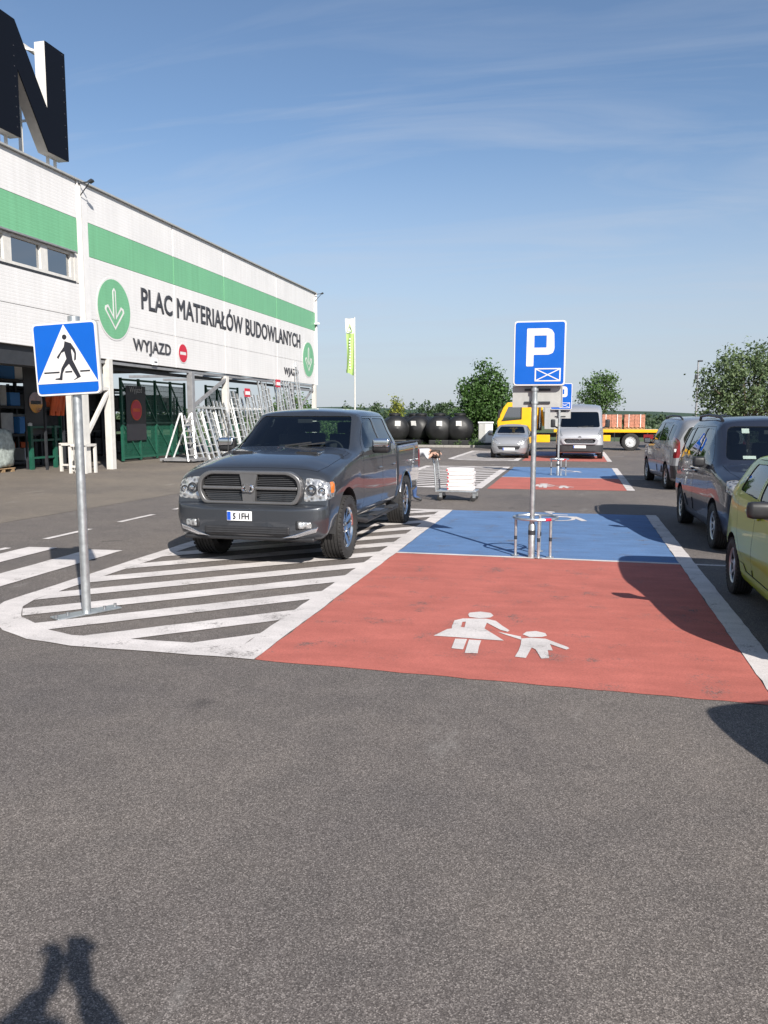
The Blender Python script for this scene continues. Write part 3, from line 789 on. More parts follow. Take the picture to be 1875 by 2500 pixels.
# wrapped pallets by the left edge
def lump(name, c, d, m, parent=None, seed=0, sub=3, amp=0.12):
    bm = bmesh.new(); bmesh.ops.create_cube(bm, size=1)
    bmesh.ops.subdivide_edges(bm, edges=bm.edges, cuts=2 ** sub - 1, use_grid_fill=True)
    rg = random.Random(seed); off = Vector((rg.random() * 50, 0, 0))
    from mathutils import noise as mn
    for v in bm.verts:
        p = v.co.copy(); q = p.normalized() * 0.62; p = p.lerp(q, 0.35)
        nn = mn.noise(p * 3.5 + off) * amp + mn.noise(p * 9 + off) * amp * .5
        p = p * (1 + nn)
        p.z = max(p.z, -0.5)
        v.co = Vector((p.x * d[0], p.y * d[1], (p.z + .5) * d[2])) + Vector(c)
    for f in bm.faces: f.smooth = True
    me = bpy.data.meshes.new(name); bm.to_mesh(me); bm.free(); me.materials.append(MATS[m])
    return link(name, me, parent)
for i, (px, py, hh, dsc) in enumerate(((-18.6, 22.55, 1.25, 'beside the wicket gate'), (-19.4, 20.6, 1.3, 'at the left edge of the yard'), (-18.35, 21.3, 0.9, 'lower one in front'))):
    t = thing('wrapped_pallet', 'film wrapped pallet of stone, %s' % dsc, 'pallet', (px, py, 0), group='wrapped pallets in the yard')
    pl = MB()
    for k in range(5): pl.box((-.45 + k * .225, 0, .12), (.12, 1.1, .025))
    for k in range(3): pl.box((0, -.45 + k * .45, .055), (1.0, .12, .1))
    pl.build('pallet_board', 'wood', t)
    lump('wrapped_load', (0, 0, .14), (1.05, 1.15, hh), 'wrap', t, i)
sk = thing('leaning_slab', 'grey sheet leaning at the far left of the yard', 'sheet', (-20.6, 22.6, 0))
MB().box((0, 0, 1.15), (.9, 1.6, 2.3), mi=0, taper=.8).build('sheet', 'interior_grey', sk, bevel=.1)

# ------------------------------------------------------------------ ladders
lad_mesh = {}
def ladder(i, y, h, lean, foot, wid, label, x0=-15.0):
    t = thing('ladder', label, 'ladder', (x0 + foot, y, 0), 0, 'aluminium ladders on display')
    for s_ in (-1, 1):
        MB().bar((0, s_ * wid / 2, 0), (-lean, s_ * wid / 2 * .8 + .35, h), 0.09, 0.04).build('rail', 'aluminium', t)
    rg = MB(); n = int(h / .28)
    for k in range(1, n):
        f = k / n; rg.bar((-lean * f, -wid / 2 * (1 - .2 * f) + .35 * f, h * f), (-lean * f, wid / 2 * (1 - .2 * f) + .35 * f, h * f), 0.045)
    rg.build('rungs', 'aluminium', t)['kind'] = 'stuff'
    return t
ords = ['leftmost', 'second', 'third', 'fourth', 'fifth', 'sixth', 'seventh', 'eighth', 'ninth', 'tenth', 'eleventh', 'twelfth', 'thirteenth', 'fourteenth', 'fifteenth', 'sixteenth', 'seventeenth', 'eighteenth', 'nineteenth', 'twentieth', 'twenty-first', 'twenty-second', 'twenty-third']
LH = [1.85, 1.95, 2.0, 2.2, 2.3, 2.25, 2.5, 2.45, 2.6, 3.0, 2.9, 2.75, 3.05, 3.1, 2.9, 3.7, 3.5, 3.3, 3.8, 3.6, 4.1, 4.25, 4.9]
yy = 30.35
rgl = random.Random(11)
for i, hgt in enumerate(LH):
    ladder(i, yy, hgt, 0.75 + .1 * rgl.random(), rgl.uniform(-.05, .15), 0.42 + .16 * rgl.random(),
           ('%s aluminium ladder from the left in the ladder display' % ords[i]) if i else 'short leftmost aluminium ladder of the ladder display')
    yy += 0.36 + .2 * rgl.random() + .014 * i
# folding steps at the near end: a wide A-frame
t = thing('platform_steps', 'wide aluminium platform steps at the near end of the ladder display', 'steps', (-15.3, 29.7, 0))
for s_ in (-.32, .32):
    MB().bar((.55, s_ - .55, .06), (s_ * .2, s_ + .15, 1.95), .06).build('rail', 'aluminium', t)
    MB().bar((-.7, s_ - .1, .06), (s_ * .2 - .05, s_ + .15, 1.95), .06).build('rail', 'aluminium', t)
for k in range(1, 8):
    f = k / 8; a = Vector((.55, -.87, .06)).lerp(Vector((-.06, -.17, 1.95)), f); b_ = Vector((.55, -.23, .06)).lerp(Vector((.06, .47, 1.95)), f)
    MB().bar(a, b_, .05, .1).build('tread', 'aluminium', t)
MB().box((0, -.2, .12), (1.5, 1.1, .1)).build('base', 'steel_grey', t)
for sx in (-.6, .6):
    for sy in (-.7, .25): MB().lathe([(.0, -.03), (.07, -.03), (.07, .03), (.0, .03)], 10, 'X', (sx, sy, .07)).build('castor', 'rubber', t)
# red price boards among the ladders
for i, (yy, zz, dsc) in enumerate(((36.1, 2.95, 'lower'), (40.2, 3.55, 'upper'))):
    pb = thing('price_board', '%s red and white board among the ladders' % dsc, 'sign', (-15.3, yy, 0))
    MB().box((0, 0, zz), (.03, .6, .4)).build('board', 'sign_red', pb); MB().box((.02, 0, zz - .02), (.02, .5, .16)).build('strip', 'plate_white', pb)
    MB().box((-.03, 0, zz / 2), (.04, .04, zz)).build('stand', 'aluminium', pb)

# ------------------------------------------------------------------ road signs
def sign_plate(t, c, hw, hh, rz, tilt=0.0, r=0.045):
    """blue plate with white rim facing -Y, turned by rz; returns the matrix of its face"""
    ux = Vector((math.cos(rz), math.sin(rz), 0)); vz = Vector((-math.sin(tilt) * ux.x, -math.sin(tilt) * ux.y, math.cos(tilt)))
    ux = Vector((ux.x * math.cos(tilt), ux.y * math.cos(tilt), math.sin(tilt)))
    nf = ux.cross(vz)
    F = lambda off: basis(Vector(c) + nf * off, ux, vz)
    flat('plate', [rrect(-hw, -hh, hw, hh, r)], 'sign_white', 0.016, t, F(0))
    flat('back_rim', [rrect(-hw - .004, -hh - .004, hw + .004, hh + .004, r)], 'sign_grey', 0.022, t, F(-0.016))
    flat('blue_field', [rrect(-hw + .016, -hh + .016, hw - .016, hh - .016, r * .7)], 'sign_blue', 0.004, t, F(0.0095))
    return F
def pole(t, x, y, z1, r, lean=(0, 0), name='pole'):
    return MB().lathe([(r, 0), (r, z1), (r * .7, z1 + .012), (0, z1 + .014)], 18, c=(x, y, 0)).build(name, 'galvanised', t, smooth=True)

t = thing('crossing_sign', 'blue pedestrian crossing sign on a bolted galvanised pole in the hatched island', 'road sign', (-4.34, 6.4, 0))
pole(t, 0, 0, 2.6, 0.040)
MB().lathe([(.052, 2.56), (.052, 2.68), (0, 2.685)], 16).build('pole_cap', 'galvanised', t, smooth=True)
MB().box((0, 0, .012), (0.62, .16, .016), Matrix.Rotation(R(62), 3, 'Z')).build('base_plate', 'galvanised', t, bevel=.004)
for k, d in enumerate((-.27, -.2, .2, .27)):
    MB().lathe([(.014, .018), (.014, .045), (0, .046)], 8, c=(d * math.cos(R(62)) , d * math.sin(R(62)) + (.03 if k % 2 else -.03), 0)).build('bolt', 'screw', t)
F = sign_plate(t, (-.045, -.062, 2.31), .31, .315, R(2), R(2.6))
TRI = [(0.001, .295), (-.297, -.212), (.297, -.212)]
flat('triangle', [TRI], 'sign_white', 0.003, t, F(0.0125))
flat('walker', [circ(.004, .186, .022, 20)], 'sign_black', 0.003, t, F(0.0150))
WALK = [(.004, .15), (.062, .13), (.098, .076), (.106, .042), (.099, -.013), (.084, -.024), (.082, -.012), (.089, .039), (.073, .07), (.063, .083), (.059, .059), (.063, .017), (.066, -.016), (.134, -.164), (.068, -.19), (.063, -.188), (.097, -.166), (.029, -.047), (-.015, -.084), (-.04, -.127), (-.05, -.185), (-.115, -.178), (-.117, -.169), (-.073, -.165), (-.047, -.08), (.008, -.001), (-.006, .063), (-.037, .051), (-.071, .0), (-.085, .016), (-.041, .065), (-.009, .101)]
flat('walker', [WALK], 'sign_black', 0.003, t, F(0.0150))
for a, b_ in ((-.221, -.071), (-.014, .053), (.131, .226)):
    flat('stripe', [[(a, -.109), (b_, -.109), (b_, -.122), (a, -.122)]], 'sign_black', 0.003, t, F(0.0150))
MB().box((0, 0, 2.31), (.13, .10, .06)).build('clamp', 'galvanised', t)

POUT = [(-.158, .304), (.098, .303), (.144, .284), (.173, .24), (.18, .055), (.162, .003), (.111, -.018), (-.072, -.018), (-.072, -.159), (-.161, -.159)]
PHOLE = [(-.067, .216), (.083, .216), (.083, .068), (-.067, .068)]
def parking_sign(loc, label, zt=2.585, k=1.0, guard=True, rz=0.0):
    t = thing('parking_sign', label, 'road sign', loc, 0, 'parking signs')
    pole(t, 0, 0, zt + .3, 0.033)
    MB().lathe([(.045, 0), (.045, .42), (.036, .44)], 16).build('pole_sleeve', 'galvanised', t, smooth=True)
    MB().lathe([(.0465, .30), (.0465, .36)], 16).build('sleeve_band', 'steel_dark', t, smooth=True)
    F = sign_plate(t, (.05, -.055, zt), .315, .395, rz, R(-.2))
    flat('letter_p', [rnd(POUT, .012), PHOLE], 'sign_white', 0.003, t, F(0.0125))
    e = [(-.053, -.183), (.263, -.183), (.263, -.345), (-.053, -.345)]
    ei = [(-.037, -.197), (.247, -.197), (.247, -.331), (-.037, -.331)]
    flat('envelope', [e, ei], 'sign_white', 0.003, t, F(0.0125))
    for p, q in (((-.04, -.194), (.25, -.334)), ((-.04, -.334), (.25, -.194))):
        d = Vector(q) - Vector(p); n_ = Vector((-d.y, d.x)).normalized() * .006
        P_, Q_ = Vector(p), Vector(q)
        flat('envelope', [[(P_ + n_)[:], (P_ - n_)[:], (Q_ - n_)[:], (Q_ + n_)[:]]], 'sign_white', 0.003, t, F(0.0126 + (.0004 if p[1] > q[1] else 0)))
    # plate for the other driving direction, seen from behind
    pz = zt - .395 - .135
    MB().box((.03, .05, pz), (.62, .012, .27)).build('back_plate', 'sign_grey', t, bevel=.003)
    for zz in (pz + .085, pz - .075):
        MB().box((.03, .035, zz), (.32, .02, .028)).build('bracket', 'steel_dark', t)
        MB().lathe([(.036, -.015), (.046, -.015), (.046, .015), (.036, .015)], 16, c=(0, 0, zz)).build('clamp', 'galvanised', t)
    MB().box((.335, .05, pz), (.012, .03, .27)).build('plate_edge', 'sign_grey', t)
    if guard:
        g = thing('pole_guard', label.split(' ')[0] + ' grey ring guard standing round the foot of a blue parking sign pole', 'guard', (loc[0] + .035, loc[1] + .2, 0), 0, 'ring guards')
        n = 40
        for k_ in range(10):
            a0, a1 = k_ * 36 + (9 if k_ != 9 else -9), k_ * 36 + (45 if k_ != 8 else 27)
            MB().tube([(.28 * math.cos(R(a0 + (a1 - a0) * i / 6)), .28 * math.sin(R(a0 + (a1 - a0) * i / 6)), .5) for i in range(7)], .019, 8, cap=False).build('ring', 'sign_red' if k_ in (8,) else 'galvanised', g, smooth=True)
        for a in (205, 282, 318, 80):
            x_, y_ = .27 * math.cos(R(a)), .27 * math.sin(R(a))
            lg = MB().lathe([(.019, 0), (.019, .5)], 12, c=(x_, y_, 0)).build('leg', 'galvanised', g, smooth=True)
            MB().lathe([(.0200, .22), (.0200, .27)], 12, c=(x_, y_, 0)).build('band', 'steel_dark', lg, smooth=True)
            MB().lathe([(.05, 0.012), (.05, .02), (0, .022)], 12, c=(x_, y_, 0)).build('foot', 'galvanised', lg)
    return t
parking_sign((-.52, 10.36, 0), 'nearer blue parking sign with an envelope mark in the coloured bays')
parking_sign((-.52, 25.35, 0), 'farther blue parking sign behind the first, in the second coloured bays', zt=2.42)

# ------------------------------------------------------------------ vehicle toolkit
def pchip(xs, ys, xq):
    xs = np.array(xs, float); ys = np.array(ys, float); h = np.diff(xs); d = np.diff(ys, axis=0) / h[:, None]
    m = np.zeros_like(ys)
    for i in range(1, len(xs) - 1):
        w1, w2 = 2 * h[i] + h[i - 1], h[i] + 2 * h[i - 1]
        ok = d[i - 1] * d[i] > 0
        with np.errstate(divide='ignore', invalid='ignore'):
            m[i] = np.where(ok, (w1 + w2) / (w1 / d[i - 1] + w2 / d[i]), 0)
    m[0] = d[0]; m[-1] = d[-1]
    k = np.clip(np.searchsorted(xs, xq, side='right') - 1, 0, len(xs) - 2)
    t = ((xq - xs[k]) / h[k])[:, None]; hk = h[k][:, None]
    return (2 * t**3 - 3 * t**2 + 1) * ys[k] + (t**3 - 2 * t**2 + t) * hk * m[k] + (-2 * t**3 + 3 * t**2) * ys[k + 1] + (t**3 - t**2) * hk * m[k + 1]

IDX = {0: (1, 2), 1: (0, 2), 2: (0, 1)}
def poly_ccw(P):
    a = sum(P[i - 1][0] * P[i][1] - P[i][0] * P[i - 1][1] for i in range(len(P)))
    return list(P) if a > 0 else list(P)[::-1]
def inset(P, d):
    P = poly_ccw(P); n = len(P); out = []
    for i in range(n):
        p0, p, p1 = Vector(P[i - 1]), Vector(P[i]), Vector(P[(i + 1) % n])
        a, b = (p - p0).normalized(), (p1 - p).normalized()
        na, nb = Vector((-a.y, a.x)), Vector((-b.y, b.x)); q = (na + nb)
        q = q.normalized() / max(.3, q.normalized().dot(na)) if q.length > 1e-6 else na
        out.append(tuple(p + q * d))
    return out

class Car:
    """body lofted from cross-sections; panels, panes and lamps are cut out of it and become parts"""
    def __init__(s, name, label, cat, loc, rz, stations, mats=('paint_graphite', 'rubber'), nseg=5, nsub=4, group=None):
        s.root = thing(name, label, cat, loc, rz, group)
        s.mats = list(mats)
        st = np.array(stations, float); big = int(np.argmax(np.diff(st[:, 12])[1:-1] / 1.0 * (np.diff(st[:, 0])[1:-1] > .3))) + 1   # the windscreen step
        A_, B_ = st[big], st[big + 1]
        st = np.vstack([st[:big + 1], A_ + (B_ - A_) * .05, A_ + (B_ - A_) * .95, st[big + 1:]]); ys = st[:, 0]; yq = [ys[0]]
        for a, b in zip(ys[:-1], ys[1:]):
            n = max(1, min(nseg, int(math.ceil((b - a) / 0.05))))
            yq += [a + (b - a) * k / n for k in range(1, n + 1)]
        yq = np.array(yq); par = pchip(ys, st[:, 1:], yq)
        rings = []
        for y, p in zip(yq, par):
            zb, ws, zs, wm, zm, wb, zbt, wg, zg, wr, zr, zt = p
            c = np.array([(0, zb), (ws * .5, zb), (ws * .92, zb + .005), (ws, zs), ((ws + wm) / 2 * 1.004, (zs + zm) / 2), (wm, zm), ((wm * .55 + wb * .45) * 1.003, (zm + zbt) / 2), (wb, zbt), (wg, zg), (wr, zr), (wr * .62, zr + (zt - zr) * .72), (0, zt)])
            q = np.linspace(0, len(c) - 1, (len(c) - 1) * nsub + 1)
            h = pchip(np.arange(len(c)), c, q)
            full = [(x, y, z) for x, z in h] + [(-x, y, z) for x, z in h[-2:0:-1]]
            rings.append(full)
        n = len(rings[0]); bm = s.bm = bmesh.new()
        V = [[bm.verts.new(p) for p in r] for r in rings]
        for i in range(len(V) - 1):
            for j in range(n):
                bm.faces.new((V[i][j], V[i][(j + 1) % n], V[i + 1][(j + 1) % n], V[i + 1][j]))
        for r_ in (V[0], V[-1]):
            J = (n + 2) // 2                       # strips across, so that the end can be cut like the rest
            for j in range(J - 1):
                a, b, c_, d_ = r_[j], r_[j + 1], r_[(n - j - 1) % n], r_[(n - j) % n]
                vs = []
                for v in (a, b, c_, d_):
                    if v not in vs: vs.append(v)
                if len(vs) >= 3:
                    try: bm.faces.new(vs)
                    except ValueError: pass
        bmesh.ops.recalc_face_normals(bm, faces=bm.faces)
        s.interior = []
    def region(s, P, ax, sgn, lim=None):
        P = poly_ccw(P); a, b = IDX[ax]; bm = s.bm
        x0, x1 = min(p[0] for p in P) - .02, max(p[0] for p in P) + .02; y0, y1 = min(p[1] for p in P) - .02, max(p[1] for p in P) + .02
        bm.normal_update(); cand = []
        for f in bm.faces:
            if f.normal[ax] * sgn < 0.04: continue
            if ax == 0 and f.calc_center_median().x * sgn < 0: continue
            if lim and not lim(f.calc_center_median()): continue
            A = [v.co[a] for v in f.verts]; B = [v.co[b] for v in f.verts]
            if max(A) < x0 or min(A) > x1 or max(B) < y0 or min(B) > y1: continue
            cand.append(f)
        for i in range(len(P)):
            p, q = P[i], P[(i + 1) % len(P)]
            co = Vector((0, 0, 0)); co[a], co[b] = p
            no = Vector((0, 0, 0)); no[a], no[b] = q[1] - p[1], -(q[0] - p[0])
            if no.length < 1e-7: continue
            g = set(cand)
            for f in cand: g.update(f.edges); g.update(f.verts)
            r_ = bmesh.ops.bisect_plane(bm, geom=list(g), dist=1e-5, plane_co=co, plane_no=no.normalized())
            cand = [x for x in r_['geom'] if isinstance(x, bmesh.types.BMFace)]
        out = []
        for f in cand:
            c = f.calc_center_median(); u, v = c[a], c[b]
            if all((P[(i + 1) % len(P)][0] - P[i][0]) * (v - P[i][1]) - (P[(i + 1) % len(P)][1] - P[i][1]) * (u - P[i][0]) > -1e-6 for i in range(len(P))): out.append(f)
        return out
    def cut(s, name, P, ax, sgn=1, m=None, push=0.0, gap=0.0, rim=0.02, both=False, drop=False, parent=None, lim=None, label=None, rim_mat=None):
        res = []
        for k in ((1, -1) if both else (1,)):
            Q = P; sg = sgn
            if k < 0:
                if ax == 0: sg = -sgn
                else: Q = [(-u, v) for u, v in P]
            if gap:
                s.region(Q, ax, sg, lim)
                inner = set(s.region(inset(Q, gap), ax, sg, lim))
                ring = [f for f in s.region(Q, ax, sg, lim) if f not in inner]
                bmesh.ops.delete(s.bm, geom=ring, context='FACES')
                fs = [f for f in inner if f.is_valid]
            else:
                fs = s.region(Q, ax, sg, lim)
            if not fs: continue
            if drop:
                bmesh.ops.delete(s.bm, geom=fs, context='FACES'); continue
            s.bm.normal_update()
            nb = bmesh.new(); mp_ = {}
            for f in fs:
                vs = []
                for v in f.verts:
                    if v not in mp_: mp_[v] = nb.verts.new(v.co - v.normal * push)
                    vs.append(mp_[v])
                nf = nb.faces.new(vs); nf.material_index = 0
            bmesh.ops.delete(s.bm, geom=fs, context='FACES')
            o = s.finish(nb, name, [m or s.mats[0], rim_mat or 'plastic_black'], rim, parent or s.root)
            if label: o['label'] = label
            res.append(o)
        return res
    def finish(s, bm, name, mats, rim, parent, sharp=0.62):
        bm.normal_update()
        if rim:
            be = [e for e in bm.edges if len(e.link_faces) == 1]
            nor = {v: v.normal.copy() for e in be for v in e.verts}
            old = {}
            r_ = bmesh.ops.extrude_edge_only(bm, edges=be)
            nv = [x for x in r_['geom'] if isinstance(x, bmesh.types.BMVert)]
            pos = {}
            for v, n_ in nor.items(): pos.setdefault(tuple(round(c, 5) for c in v.co), n_)
            for v in nv:
                n_ = pos.get(tuple(round(c, 5) for c in v.co))
                if n_ is not None: v.co -= n_ * rim
            for x in r_['geom']:
                if isinstance(x, bmesh.types.BMFace): x.material_index = min(1, len(mats) - 1)
        for f in bm.faces: f.smooth = True
        bm.normal_update()
        for e in bm.edges:
            if len(e.link_faces) == 2 and (e.calc_face_angle(0) > sharp or e.link_faces[0].material_index != e.link_faces[1].material_index): e.smooth = False
        me = bpy.data.meshes.new(name); bm.to_mesh(me); bm.free()
        for m_ in mats: me.materials.append(MATS[m_])
        return link(name, me, parent)
    def body(s, name='body', rim=0.025):
        o = s.finish(s.bm, name, s.mats, rim, s.root); s.bm = None
        return o
    def arch(s, y, z, r, wx, m='interior', depth=0.34, both=True, trim=None, trim_r=0.022, n=22):
        s.cut('arch', circ(y, z, r, n), 0, 1, drop=True, both=both)
        for k in ((1, -1) if both else (1,)):
            mb = MB(); pr = []
            for i in range(n // 2 + 7):
                a = R(-4 + 188 * i / (n // 2 + 6)); pr.append((y + (r + .004) * math.cos(a), z + (r + .004) * math.sin(a)))
            vs = [(k * (wx - .012), p, q) for p, q in pr] + [(k * (wx - depth), p, q) for p, q in pr]; L = len(pr)
            mb.add(vs, [(i, i + 1, L + i + 1, L + i) for i in range(L - 1)] + [tuple(L + i for i in range(L))])
            mb.build('wheel_arch', m, s.root)
            if trim:
                MB().tube([(k * (wx - .0), p, q) for p, q in pr if q > z + .06], trim_r, 7).build('arch_trim', trim, s.root, smooth=True)

def wheel(root, x, y, r, wd, rim_r, style='five', mrim='chrome', steer=0.0, n=40):
    """tyre with grooves, rim with spokes; x > 0 is the +x side"""
    sg = 1 if x > 0 else -1
    h = wd / 2
    prof = [(rim_r - .012, -h * .78), (rim_r + .03, -h), (r - .055, -h * 1.0), (r - .02, -h * .93), (r - .004, -h * .80)]
    gr = [-.62, -.30, .0, .30, .62]
    for g_ in gr:
        prof += [(r, h * (g_ - .06)), (r - .012, h * (g_ - .045)), (r - .012, h * (g_ + .045)), (r, h * (g_ + .06))]
    prof += [(r - .004, h * .80), (r - .02, h * .93), (r - .055, h), (rim_r + .03, h), (rim_r - .012, h * .78)]
    t_ = MB().lathe(prof, n, 'X')
    # shoulder blocks
    for k in range(n):
        a = 2 * math.pi * k / n
        for e in (-1, 1):
            M = Matrix.Rotation(a, 3, 'X')
            t_.box(M @ Vector((e * h * .86, 0, r - .010)), (h * .22, r * .085, .018), M)
    o = t_.build('wheel', 'rubber', root, smooth=True, sharp=.5)
    o.location = (x, y, r); o.rotation_euler = (0, 0, steer)
    rm = MB(); f = sg * h * .72; bk = sg * h * .15
    rm.lathe([(rim_r, f * .9), (rim_r, f * 1.05), (rim_r - .012, f * 1.12), (rim_r - .028, f), (rim_r - .032, f * .85)], n, 'X')
    if style in ('five', 'seven', 'nine'):
        ns = {'five': 5, 'seven': 7, 'nine': 9}[style]
        for k in range(ns):
            a = 2 * math.pi * k / ns
            M = Matrix.Rotation(a, 3, 'X')
            wds = {'five': .075, 'seven': .045, 'nine': .035}[style] * rim_r / .27
            for e in ((-.55, .55) if style == 'five' else (0,)):
                p0 = [(f * .72, e * wds - wds * .42, .05), (f * .72, e * wds + wds * .42, .05), (f * .98, e * wds * 1.7 + wds * .45, rim_r - .015), (f * .98, e * wds * 1.7 - wds * .45, rim_r - .015)]
                vs = [M @ Vector(p) for p in p0] + [M @ (Vector(p) - Vector((sg * .035, 0, 0))) for p in p0]
                rm.add(vs, [(0, 1, 2, 3), (7, 6, 5, 4), (0, 4, 5, 1), (1, 5, 6, 2), (2, 6, 7, 3), (3, 7, 4, 0)])
    elif style == 'steel':
        rm.lathe([(rim_r - .03, f * .55), (rim_r * .72, f * .85), (rim_r * .62, f * .5), (rim_r * .3, f * .5), (rim_r * .26, f * .8), (0, f * .85)], n, 'X')
        for k in range(8):
            a = 2 * math.pi * k / 8; rm.lathe([(.03, f * .55), (.03, f * .62), (0, f * .63)], 8, 'X', (0, rim_r * .45 * math.cos(a), rim_r * .45 * math.sin(a)))
    rm.lathe([(.075, f * .55), (.07, f * .86), (.045, f * .95), (0, f * .96)], 16, 'X')
    rm.build('rim', mrim, o, smooth=True, sharp=.5)
    MB().lathe([(rim_r - .005, -h * .8 * sg), (rim_r - .005, f * .9), (rim_r - .034, f * .86), (rim_r - .05, -h * .5 * sg)], n, 'X').build('barrel', 'steel_dark', o, smooth=True)
    dk = MB().lathe([(0, bk - sg * .01), (rim_r - .06, bk - sg * .01), (rim_r - .06, bk), (0, bk)], 24, 'X').build('brake_disc', 'steel_dark', o)
    return o
def wheels(root, ys, x, r, wd, rim_r, style, mrim, steer=0.0):
    first = {}
    for sg in (1, -1):
        a = wheel(root, sg * x, ys[0], r, wd, rim_r, style, mrim, steer)
        b = a.copy(); COL.objects.link(b); b.parent = root; b.location.y = ys[1]; b.rotation_euler = (R(23), 0, 0)
        for ch in a.children: c = ch.copy(); COL.objects.link(c); c.parent = b

def rbox(name, c, d, m, parent, bevel=0.05, rot=None, seg=3, taper=1.0):
    mb = MB().box((0, 0, 0), d, taper=taper)
    o = mb.build(name, m, parent, bevel=bevel)
    me = o.data
    M = Matrix.Translation(c) @ (rot.to_4x4() if rot is not None else Matrix.Identity(4))
    me.transform(M)
    return o
def cabin(root, y_dash, y_seats, hw, zf, z_seat, mat_='interior', sw=True, left=1):
    """dashboard, seats and steering wheel behind the panes"""
    rbox('dashboard', (0, y_dash + .16, z_seat + .34), (hw * 2 - .12, .42, .26), 'interior', root, .06)
    for ys in y_seats:
        for sx in (-1, 1):
            st = rbox('seat', (sx * hw * .48, ys, z_seat), (.50, .50, .16), mat_, root, .05)
            rbox('backrest', (sx * hw * .48, ys + .27, z_seat + .36), (.48, .14, .62), mat_, st, .05, Matrix.Rotation(R(-12), 3, 'X'))
            rbox('headrest', (sx * hw * .48, ys + .36, z_seat + .76), (.27, .10, .17), mat_, st, .04)
    if sw:
        M = Matrix.Rotation(R(62), 3, 'X'); c = Vector((left * hw * .48, y_dash + .42, z_seat + .42))
        w_ = MB().tube([c + M @ Vector((.18 * math.cos(a), .18 * math.sin(a), 0)) for a in [2 * math.pi * i / 24 for i in range(25)]], .016, 6, cap=False)
        w_.bar(c + M @ Vector((-.17, 0, 0)), c + M @ Vector((.17, 0, 0)), .03); w_.bar(c, c + M @ Vector((0, -.17, 0)), .03)
        w_.build('steering_wheel', 'interior', root, smooth=True)
    MB().box((0, 0, zf), (hw * 2 - .1, abs(y_seats[-1] - y_dash) + 1.2, .04)).build('cabin_floor', 'interior', root).location.y = (y_dash + y_seats[-1]) / 2 + .2
def number_plate(root, y, z, body, sgn=-1, w_=.52, x=0.0, tilt=0.0):
    p = MB().box((x, y, z), (w_, .012, .114)).build('number_plate', 'plate_white', root, bevel=.003)
    MB().box((x - w_ / 2 * (-sgn) + .028 * (-sgn), y + sgn * .0075, z), (.045, .004, .10)).build('blue_band', 'plate_blue', p)
    if body:
        M = basis((x + .025 * (-sgn), y + sgn * .009, z), (-sgn, 0, 0), (0, 0, 1))
        text('characters', body, 1, 'sign_black', .002, p, M, width=w_ - .11, height=.075, align='CENTER', bold=.008)
    return p
def mirror(root, c, d, m, sg, arm=True, back='plastic_black'):
    """door mirror: housing, arm and glass on the side facing back (+y)"""
    o = rbox('mirror', c, d, m, root, min(d) * .38)
    MB().box((c[0], c[1] + d[1] / 2 + .002, c[2]), (d[0] * .82, .006, d[2] * .72)).build('mirror_glass', 'chrome', o, bevel=.002)
    if arm: MB().bar((c[0] - sg * d[0] * .2, c[1], c[2] - d[2] * .3), (c[0] - sg * (d[0] * .5 + .10), c[1] - .02, c[2] - d[2] * .55), .06, .08).build('mirror_arm', back, o)
    return o
def handles(root, pts, m):
    for (x, y, z) in pts:
        for sg in (1, -1): rbox('door_handle', (sg * x, y, z), (.03, .17, .032), m, root, .012)
def wipers(root, y, z, hw):
    for sx in (-1, 1):
        MB().bar((sx * hw * .15, y, z), (sx * hw * .15 + hw * .55, y + .05, z + .045), .018).build('wiper', 'plastic_black', root)

